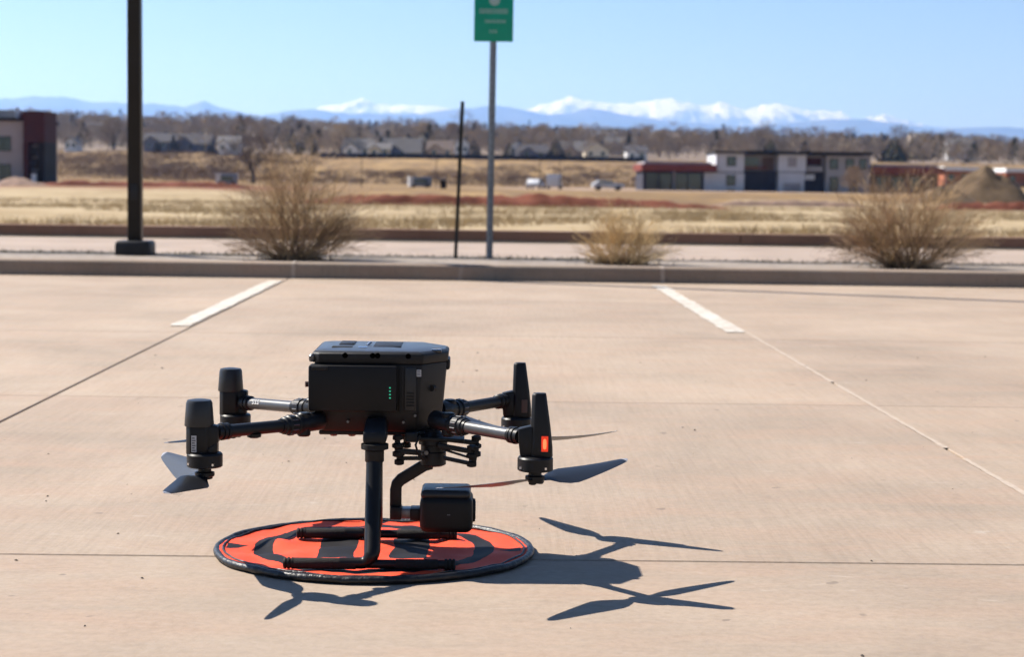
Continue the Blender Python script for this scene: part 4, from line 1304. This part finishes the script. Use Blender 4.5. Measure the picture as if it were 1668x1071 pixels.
# dark board fence along the back of the field
fA, fB = at(520, 258.2, 585), at(1050, 267, 585)
fn_ = thing('board_fence', Vector((fA.x, 585, ground(fA.x, 585))), 'long dark board fence in front of the houses', 'fence')
nseg = 34
for k in range(nseg):
    x0 = fA.x + (fB.x - fA.x) * k / nseg; x1 = fA.x + (fB.x - fA.x) * (k + 1) / nseg
    z0, z1 = ground(x0, 585), ground(x1, 585)
    mb = MB(); mb.loft([[(x, 585, z - .2), (x, 585.1, z - .2), (x, 585.1, z + 1.5), (x, 585, z + 1.5)] for x, z in ((x0 + .03, z0), (x1 - .03, z1))])
    part('fence_panel', mb, M['dark_trim'], fn_, smooth=False)

# ------------------------------------------------------------------ vehicles and site things
M['car_white'] = mat('white_car_paint', (.50, .50, .52), .4, coat=.2)
M['car_dark'] = mat('dark_van_paint', (.17, .19, .24), .45, coat=.3)
M['tyre'] = mat('tyre_rubber', (.02, .02, .02), .8)
M['orange_plastic'] = mat('dark_brown_plastic', (.07, .05, .035), .6)
def vehicle(name, px, py, Y, length, width, height, paint, label, cat, yaw=0.0, style='car'):
    c = at(px, py, Y)
    base = Vector((c.x, Y, ground(c.x, Y)))
    root = thing(name, base, label, cat)
    L2, W2 = length / 2, width / 2
    def P(u, v, z): return (base.x + u * math.cos(yaw) - v * math.sin(yaw), base.y + u * math.sin(yaw) + v * math.cos(yaw), base.z + z)
    if style == 'car':
        prof = [(-L2, .35), (L2, .35), (L2, .75), (L2 * .92, .85), (L2 * .5, .95), (L2 * .15, height), (-L2 * .6, height), (-L2 * .92, .95), (-L2, .85)]
        glass = [(L2 * .42, .98), (L2 * .13, height - .08), (-L2 * .58, height - .08), (-L2 * .84, .98)]
    elif style == 'van':
        prof = [(-L2, .4), (L2, .4), (L2, 1.0), (L2 * .75, 1.15), (L2 * .55, height), (-L2, height)]
        glass = [(L2 * .70, 1.2), (L2 * .52, height - .15), (L2 * .2, height - .15), (L2 * .2, 1.2)]
    else:
        prof = [(-L2, .25), (L2, .25), (L2, height), (-L2, height)]
        glass = [(-L2 * .6, height * .45), (-L2 * .6, height * .8), (L2 * .6, height * .8), (L2 * .6, height * .45)]
    mb = MB(); mb.loft([[P(u, v, z) for u, z in prof] for v in (-W2, W2)])
    part('body', mb, paint, root, bevel=.06)
    for v in (-W2 - .012, W2 - .01):
        mb = MB(); mb.loft([[P(u, vv, z) for u, z in glass] for vv in (v, v + .022)])
        part('side_glass', mb, M['glass'], root, smooth=False)
    if style == 'box':
        mb = MB(); mb.loft([[P(u, v, z) for u, z in ((-L2 - .02, .25), (-L2 + .5, .25), (-L2 + .5, height + .02), (-L2 - .02, height + .02))] for v in (-W2 - .02, W2 + .02)])
        part('end_panel', mb, M['car_white'], root, smooth=False)
    for u in (-L2 * .62, L2 * .62):
        for v in (-W2 + .05, W2 - .05):
            a_, b_ = Vector(P(u, v - .1, .33)), Vector(P(u, v + .1, .33))
            mb = MB(); mb.tube([a_, b_], .33 if style != 'box' else .22, 14); part('wheel', mb, M['tyre'], root)
vehicle('van', 903, 310, 270, 4.6, 1.9, 2.2, M['car_white'], 'white van parked on the building site', 'van', R(82), 'van')
vehicle('car', 873, 312, 262, 4.3, 1.8, 1.45, M['car_white'], 'white car just left of the white van', 'car', R(75))
vehicle('car', 990, 316, 250, 4.4, 1.8, 1.35, M['car_white'], 'low white car right of the white van', 'car', R(4))
vehicle('site_trailer', 684, 312, 235, 2.9, 2.0, 1.5, M['car_dark'], 'dark site trailer with white end on the left of the stake', 'trailer', R(8), 'box')
vehicle('van', 370, 310, 190, 2.2, 1.7, 1.35, M['car_dark'], 'blue grey vehicle behind the left red soil bank', 'van', R(3), 'box')
c = at(722, 312, 225)
tl = thing('portable_toilet', Vector((c.x, 225, ground(c.x, 225))), 'narrow dark portable toilet left of the stake', 'portable toilet')
z = ground(c.x, 225)
mb = MB(); mb.box(c.x - .4, c.x + .4, 225, 225.9, z, z + 1.15); part('cabin', mb, M['orange_plastic'], tl, bevel=.04)
mb = MB(); mb.box(c.x - .25, c.x + .25, 224.95, 225.0, z + .1, z + 1.0); part('door', mb, M['dark_trim'], tl)
mb = MB(); mb.box(c.x - .43, c.x + .43, 224.95, 225.95, z + 1.15, z + 1.25); part('roof', mb, M['grey_panel'], tl, bevel=.03)
for px, yt, lab in ((589, 255, 'thin site lamp post left of the site trailer'), (710, 262, 'thin site lamp post between trailer and stake'), (879, 262, 'thin site lamp post left of the white van'), (911, 262, 'thin site lamp post right of the white van')):
    c, t_ = at(px, 314, 245), at(px, yt, 245)
    z = ground(c.x, 245)
    po = thing('lamp_post', Vector((c.x, 245, z)), lab, 'lamp post', 'thin lamp posts on the building site')
    mb = MB(); mb.tube([(c.x, 245, z), (c.x, 245, t_.z)], [.06, .045], 8); part('pole', mb, M['pole'], po)
    mb = MB(); mb.box(c.x - .1, c.x + .35, 244.9, 245.1, t_.z, t_.z + .08); part('lamp_head', mb, M['pole'], po)

# ------------------------------------------------------------------ far trees
M['bark_far'] = mat('grey_bark', (.075, .058, .05), .9, var=.25, scale=.4)
M['wood_a'] = mat('bare_twigs_grey', (.29, .235, .185), .95, var=.2, scale=.05)
M['wood_b'] = mat('bare_twigs_brown', (.32, .24, .17), .95, var=.2, scale=.05)
M['wood_c'] = mat('bare_twigs_pale', (.43, .345, .255), .95, var=.2, scale=.05)
M['scrub_a'] = mat('scrub_twigs', (.17, .13, .11), .95, var=.3, scale=.1)
M['scrub_b'] = mat('scrub_twigs_brown', (.22, .145, .09), .95, var=.3, scale=.1)
M['needle'] = mat('conifer_needles', (.014, .017, .012), .9, var=.3, scale=.6)
M['needle_olive'] = mat('olive_conifer_needles', (.045, .046, .028), .9, var=.3, scale=.6)

def bare_crown(mb, base, h, w, rg, n, mi=0, tw=.16):
    """cloud of upswept twigs for a leafless tree"""
    for k in range(n):
        a = rg.uniform(0, 6.283)
        t = rg.random() ** .7
        zz = .22 + .72 * t
        rr = w * .5 * math.sin(math.pi * min(1, .18 + .78 * zz)) ** .8 * rg.random() ** .45
        p = Vector((base.x + rr * math.cos(a), base.y + rr * math.sin(a), base.z + h * zz))
        d = Vector((math.cos(a) * .55 + rg.gauss(0, .35), math.sin(a) * .55 + rg.gauss(0, .35), 1.0 + rg.gauss(0, .25))).normalized()
        l = h * rg.uniform(.10, .24)
        s = d.cross(Vector((0, 1, 0)))
        if s.length < .1: s = Vector((1, 0, 0))
        s = s.normalized() * (tw * rg.uniform(.6, 1.4))
        mb.add([p - d * l * .5 - s * .5, p - d * l * .5 + s * .5, p + d * l * .5], [(0, 1, 2)], mi)
def limb(mb, p, d, l, r, depth, rg, mi=0):
    e = p + d * l
    mid = p + d * l * .5 + Vector((rg.gauss(0, .05), rg.gauss(0, .05), 0)) * l
    mb.tube([p, mid, e], [r, r * .8, r * .6], 5, mi, caps=False)
    if depth == 0: return
    for k in range(rg.randint(2, 4)):
        nd = (d + Vector((rg.gauss(0, .55), rg.gauss(0, .45), rg.gauss(.12, .25)))).normalized()
        limb(mb, e if k < 2 else mid, nd, l * rg.uniform(.6, .82), r * .58, depth - 1, rg, mi)

# one mass of bare woodland over the rise
mb = MB()
rg = random.Random(21)
for k in range(2700):
    Y = rg.choice([rg.uniform(625, 760), rg.uniform(700, 1000), rg.uniform(900, 1350)])
    px = rg.uniform(-250, 1920)
    x = at(px, 250, Y).x
    if 1040 < px < 1540 and Y < 640: continue
    h = rg.uniform(5.0, 9.5) if Y < 800 else rg.uniform(5.5, 10.5)
    if noise.noise((x * .02, Y * .01, 3)) > .15: h *= 1.2
    if rg.random() < .04: h *= 1.3
    w = h * rg.uniform(.75, 1.15)
    b0 = Vector((x, Y, ground(x, Y) - .2))
    mi = rg.choice([0, 0, 1, 2] if noise.noise((x * .01, Y * .008, 1)) > 0 else [0, 1, 1, 0])
    if rg.random() < (.16 if noise.noise((x * .012, Y * .006, 6)) > .12 else .05):
        mi = rg.choice((3, 4))
        for q in range(90):
            t = rg.random()
            a = rg.uniform(0, 6.283); rr = w * .32 * (1 - t) * rg.random() ** .4
            p = b0 + Vector((rr * math.cos(a), rr * math.sin(a), h * (.06 + .94 * t)))
            l = .9 * (1.15 - t)
            mb.add([p, p + Vector((l * math.cos(a) - .5, l * math.sin(a), -.3)), p + Vector((l * math.cos(a) + .5, l * math.sin(a), -.5))], [(0, 1, 2)], mi)
        continue
    mb.add([b0 + Vector((-.18, 0, 0)), b0 + Vector((.18, 0, 0)), b0 + Vector((.06, 0, h * .6)), b0 + Vector((-.06, 0, h * .6))], [(0, 1, 2, 3)], mi)
    bare_crown(mb, b0, h, w, rg, 75, mi, .22 if Y < 800 else .30)
tag(part('distant_woodland', mb, [M['wood_a'], M['wood_b'], M['wood_c'], M['needle_olive'], M['needle']], None, smooth=False), 'grey brown leafless woodland covering the far rise', 'woodland', kind='stuff')

# scrub on the slope between the site and the houses
mb = MB()
for k in range(2600):
    px = rg.uniform(-150, 1850)
    Y = rg.uniform(345, 585)
    x = at(px, 280, Y).x
    nz = noise.noise((x * .018, Y * .02, 9))
    left = px < 400
    if nz < (-.2 if left else -.05): continue
    if px > 560 and Y > 500: continue
    h = rg.uniform(1.1, 2.7) * (1.5 if left else 1)
    b0 = Vector((x, Y, ground(x, Y) - .1))
    bare_crown(mb, b0 - Vector((0, 0, h * .25)), h, h * 2.4, rg, 60, rg.choice([0, 0, 1]), .13)
tag(part('scrub', mb, [M['scrub_a'], M['scrub_b']], None, smooth=False), 'low grey brown scrub on the slope below the houses', 'scrub', kind='stuff')

def bare_tree(px, pyb, pyt, Y, wpx, label, seed, depth=4, mt_='wood_a'):
    c = at(px, pyb, Y); t_ = at(px, pyt, Y)
    rg = random.Random(seed)
    b0 = Vector((c.x, Y, ground(c.x, Y)))
    h = t_.z - b0.z
    w = wpx / FPX * Y
    root = thing('bare_tree', b0, label, 'tree', 'bare trees standing out from the woodland')
    mb = MB()
    r0 = h * .045
    mb.tube([b0 - Vector((0, 0, .3)), b0 + Vector((.1, 0, h * .12)), b0 + Vector((0, 0, h * .24))], [r0 * 1.3, r0, r0 * .85], 7, caps=False)
    for k in range(4):
        a = 2 * math.pi * k / 4 + rg.uniform(-.4, .4)
        d = Vector((math.cos(a) * .62, math.sin(a) * .5, .9)).normalized()
        limb(mb, b0 + Vector((0, 0, h * rg.uniform(.18, .24))), d, h * .24, r0 * .6, depth - 1, rg)
    part('trunk', mb, M['bark_far'], root)
    mb = MB()
    bare_crown(mb, b0, h, w, rg, 800, 0, .09 * Y / 400)
    cr = part('crown', mb, M[mt_], root, smooth=False)
    cr['kind'] = 'stuff'
bare_tree(412, 290, 216, 340, 128, 'large spreading bare tree behind the left shrub', 3, 4, 'scrub_a')
bare_tree(556, 257, 198, 620, 62, 'rounded grey bare tree left of the grey roofed house', 4, 3, 'wood_c')
bare_tree(398, 250, 186, 700, 50, 'tall bare tree above the large spreading one', 5, 3, 'wood_b')
bare_tree(185, 268, 190, 640, 60, 'bare tree just left of the light pole', 6, 3)
bare_tree(690, 250, 196, 760, 40, 'tall bare tree above the cream gable house', 7, 3, 'wood_c')
bare_tree(735, 250, 198, 780, 36, 'slim bare tree touching the top of the stake', 8, 3, 'wood_b')
bare_tree(1235, 262, 206, 700, 46, 'bare tree rising above the white panelled building', 9, 3)
bare_tree(1390, 312, 268, 285, 44, 'bare sapling in front of the grey block', 10, 3, 'wood_b')
bare_tree(1072, 262, 210, 720, 46, 'bare tree above the left low wing', 14, 3, 'wood_c')

def conifer(px, pyb, pyt, Y, wpx, label, seed, mt_='needle'):
    c = at(px, pyb, Y); t_ = at(px, pyt, Y)
    rg = random.Random(seed)
    b0 = Vector((c.x, Y, min(c.z, ground(c.x, Y))))
    h = t_.z - b0.z
    w = wpx / FPX * Y
    root = thing('conifer', b0, label, 'tree', 'dark conifers among the houses')
    mb = MB(); mb.tube([b0 - Vector((0, 0, .3)), b0 + Vector((0, 0, h * .95))], [h * .03, .03], 6, caps=False)
    part('trunk', mb, M['bark_far'], root)
    mb = MB()
    for k in range(900):
        t = rg.random() ** 1.3
        a = rg.uniform(0, 6.283)
        wob = 1 + .3 * noise.noise((math.cos(a) * 1.5, math.sin(a) * 1.5, t * 5 + seed))
        rr = w * .5 * ((1 - t) ** .75) * wob * rg.uniform(.35, 1) ** .6
        p = b0 + Vector((rr * math.cos(a), rr * math.sin(a), h * (.05 + .95 * t)))
        l = w * .14 * (1.2 - t)
        an = a + rg.gauss(0, .5)
        mb.add([p - Vector((0, 0, -.1 * l)), p + Vector((l * math.cos(an - .5), l * math.sin(an - .5), -.45 * l)), p + Vector((l * math.cos(an + .5), l * math.sin(an + .5), -.15 * l))], [(0, 1, 2)])
    cr = part('crown', mb, M[mt_], root, smooth=False)
    cr['kind'] = 'stuff'
for i, a in enumerate([
    (772, 257, 226, 596, 26, 'dark rounded conifer between stake and sign post'),
    (829, 258, 231, 598, 22, 'dark green conifer just right of the sign post'),
    (842, 252, 224, 660, 20, 'olive conifer behind the one right of the sign post', 'needle_olive'),
    (906, 260, 225, 594, 32, 'tallest dark conifer, alone in front of the houses'),
    (884, 236, 222, 800, 22, 'olive conifer up the slope left of the tallest conifer', 'needle_olive'),
    (256, 246, 224, 600, 14, 'dark conifer next to the light pole'),
    (281, 246, 221, 605, 17, 'second dark conifer right of the light pole'),
    (345, 248, 226, 600, 20, 'dark bluish conifer left of the large bare tree'),
    (232, 214, 195, 900, 16, 'dark conifer on the slope touching the light pole'),
    (447, 216, 204, 880, 14, 'small olive conifer above the left shrub', 'needle_olive'),
    (486, 246, 228, 620, 14, 'small dark conifer above the left shrub top'),
    (512, 250, 224, 610, 15, 'dark blue conifer right of the left shrub top'),
    (1090, 222, 213, 1050, 26, 'dark skyline conifer above the left low wing'),
    (1122, 224, 214, 1040, 34, 'wide dark skyline conifer right of its neighbour'),
    (1455, 262, 222, 640, 44, 'broad olive conifer behind the rust wing', 'needle_olive'),
    (1490, 258, 226, 680, 40, 'olive conifer right of the broad one', 'needle_olive'),
    (1612, 262, 226, 700, 24, 'dark conifer above the conical soil pile'),
    (1255, 250, 226, 640, 34, 'olive conifer above the charcoal bay', 'needle_olive'),
    (1312, 250, 228, 650, 26, 'dark conifer above the second white block'),
    (690, 236, 222, 820, 16, 'small dark conifer above the cream gable'),
]):
    conifer(*a[:6], 30 + i, *(a[6:] if len(a) > 6 else ()))

# ------------------------------------------------------------------ mountains
FRONT = [(-900, 176), (-600, 168), (-300, 172), (0, 162), (60, 157), (110, 159), (150, 167), (250, 169), (300, 175), (332, 166), (360, 177), (420, 188), (470, 181), (520, 179), (560, 185), (640, 186), (700, 183), (760, 177), (810, 172), (850, 178), (890, 188), (930, 184), (960, 177), (1000, 184), (1060, 194), (1130, 200), (1200, 205), (1250, 205), (1300, 199), (1350, 195), (1420, 196), (1480, 203), (1530, 213), (1560, 210), (1620, 207), (1668, 209), (1900, 212), (2200, 206), (2600, 215)]
SNOW = [(-900, 205), (300, 200), (500, 187), (520, 177), (560, 170), (592, 163), (620, 172), (660, 173), (700, 171), (740, 180), (800, 186), (860, 181), (890, 171), (930, 160), (960, 167), (1000, 171), (1045, 169), (1100, 161), (1150, 175), (1172, 169), (1210, 180), (1270, 169), (1320, 183), (1370, 185), (1400, 194), (1440, 189), (1470, 196), (1520, 207), (1700, 222), (2600, 230)]
def range_mesh(name, prof, Y, depth, rough, mt_, seed, nx=420, ny=26, jag=.03):
    pts = [at(px, py, Y) for px, py in prof]
    xs = [p.x for p in pts]; zs = [p.z for p in pts]
    def crest(x):
        for a in range(len(xs) - 1):
            if x <= xs[a + 1]:
                t = (x - xs[a]) / (xs[a + 1] - xs[a]); t = max(0, min(1, t))
                return zs[a] + (zs[a + 1] - zs[a]) * t
        return zs[-1]
    mb = MB(); vs_, fs_ = [], []
    for j in range(ny + 1):
        v = 2 * j / ny - 1
        for i in range(nx + 1):
            x = xs[0] + (xs[-1] - xs[0]) * i / nx
            c0 = crest(x)
            r_ = 1 - abs(noise.noise((x / (rough * 2.2), v * 2.2, seed)))
            r2 = noise.noise((x / (rough * .6), v * 6, seed + 3))
            fall = max(0, 1 - abs(v)) ** .85
            z = c0 * fall * (1 - .28 * (1 - fall) * (1 + 1.2 * r2)) + (r_ - .75) * .24 * c0 * (1 - fall) * fall * 4 * .5
            z += c0 * jag * (.6 * noise.noise((x / (rough * .42), v * 7, seed + 7)) + .6 * (.4 - abs(noise.noise((x / (rough * .20), v * 14, seed + 9)))) + .4 * noise.noise((x / (rough * .085), v * 30, seed + 11))) * max(0, 1 - abs(v))
            vs_.append((x, Y + v * depth, max(-2, z)))
    for j in range(ny):
        for i in range(nx):
            a = j * (nx + 1) + i
            fs_.append((a, a + 1, a + nx + 2, a + nx + 1))
    mb.add(vs_, fs_)
    return tag(part(name, mb, mt_, None, ang=180), kind='structure')
M['forest_hill'] = mat('forested_slopes', (.030, .036, .036), .95, var=.35, scale=.0014, coord='Object', col2=(.085, .085, .08))
mt = bpy.data.materials.new('snowy_rock')
nt, b = nodes_of(mt)
g = nt.nodes.new('ShaderNodeNewGeometry')
sp = nt.nodes.new('ShaderNodeSeparateXYZ'); nt.links.new(g.outputs['Position'], sp.inputs[0])
nz = noise_tex(nt, mapping(nt, (.0026, .0008, .0022)), 1.0, 7, .72, .5)
sn = mathn(nt, 'ADD', sp.outputs[2], mathn(nt, 'MULTIPLY', mathn(nt, 'SUBTRACT', nz, .5), 2600))
mr = nt.nodes.new('ShaderNodeMapRange'); mr.inputs['From Min'].default_value = 1330; mr.inputs['From Max'].default_value = 1620
nt.links.new(sn, mr.inputs['Value'])
nt.links.new(mixc(nt, mr.outputs[0], (.07, .075, .08), (.60, .61, .64)), b.inputs['Base Color'])
b.inputs['Roughness'].default_value = .8
range_mesh('snowy_mountains', SNOW, 41000, 5200, 1900, mt, 5, 1000, 44, .085)
range_mesh('foothills', FRONT, 29000, 4600, 1900, M['forest_hill'], 1, 900, 40, .04)

# ------------------------------------------------------------------ air
HAZE_D = 5.2e-5
mb = MB(); mb.box(-27000, 27000, -600, 48500, -4, 2550)
mt = bpy.data.materials.new('haze_air')
mt.use_nodes = True
nt = mt.node_tree; nt.nodes.clear()
pv = nt.nodes.new('ShaderNodeVolumePrincipled')
pv.inputs['Color'].default_value = (.25, .46, 1.0, 1)
pv.inputs['Density'].default_value = HAZE_D
pv.inputs['Anisotropy'].default_value = 0.4
pv.inputs['Absorption Color'].default_value = (.5, .5, .5, 1)
out = nt.nodes.new('ShaderNodeOutputMaterial')
nt.links.new(pv.outputs[0], out.inputs['Volume'])
hz = part('haze', mb, mt, None, smooth=False)
tag(hz, 'pale blue haze in the air before the far mountains', 'haze', kind='stuff')
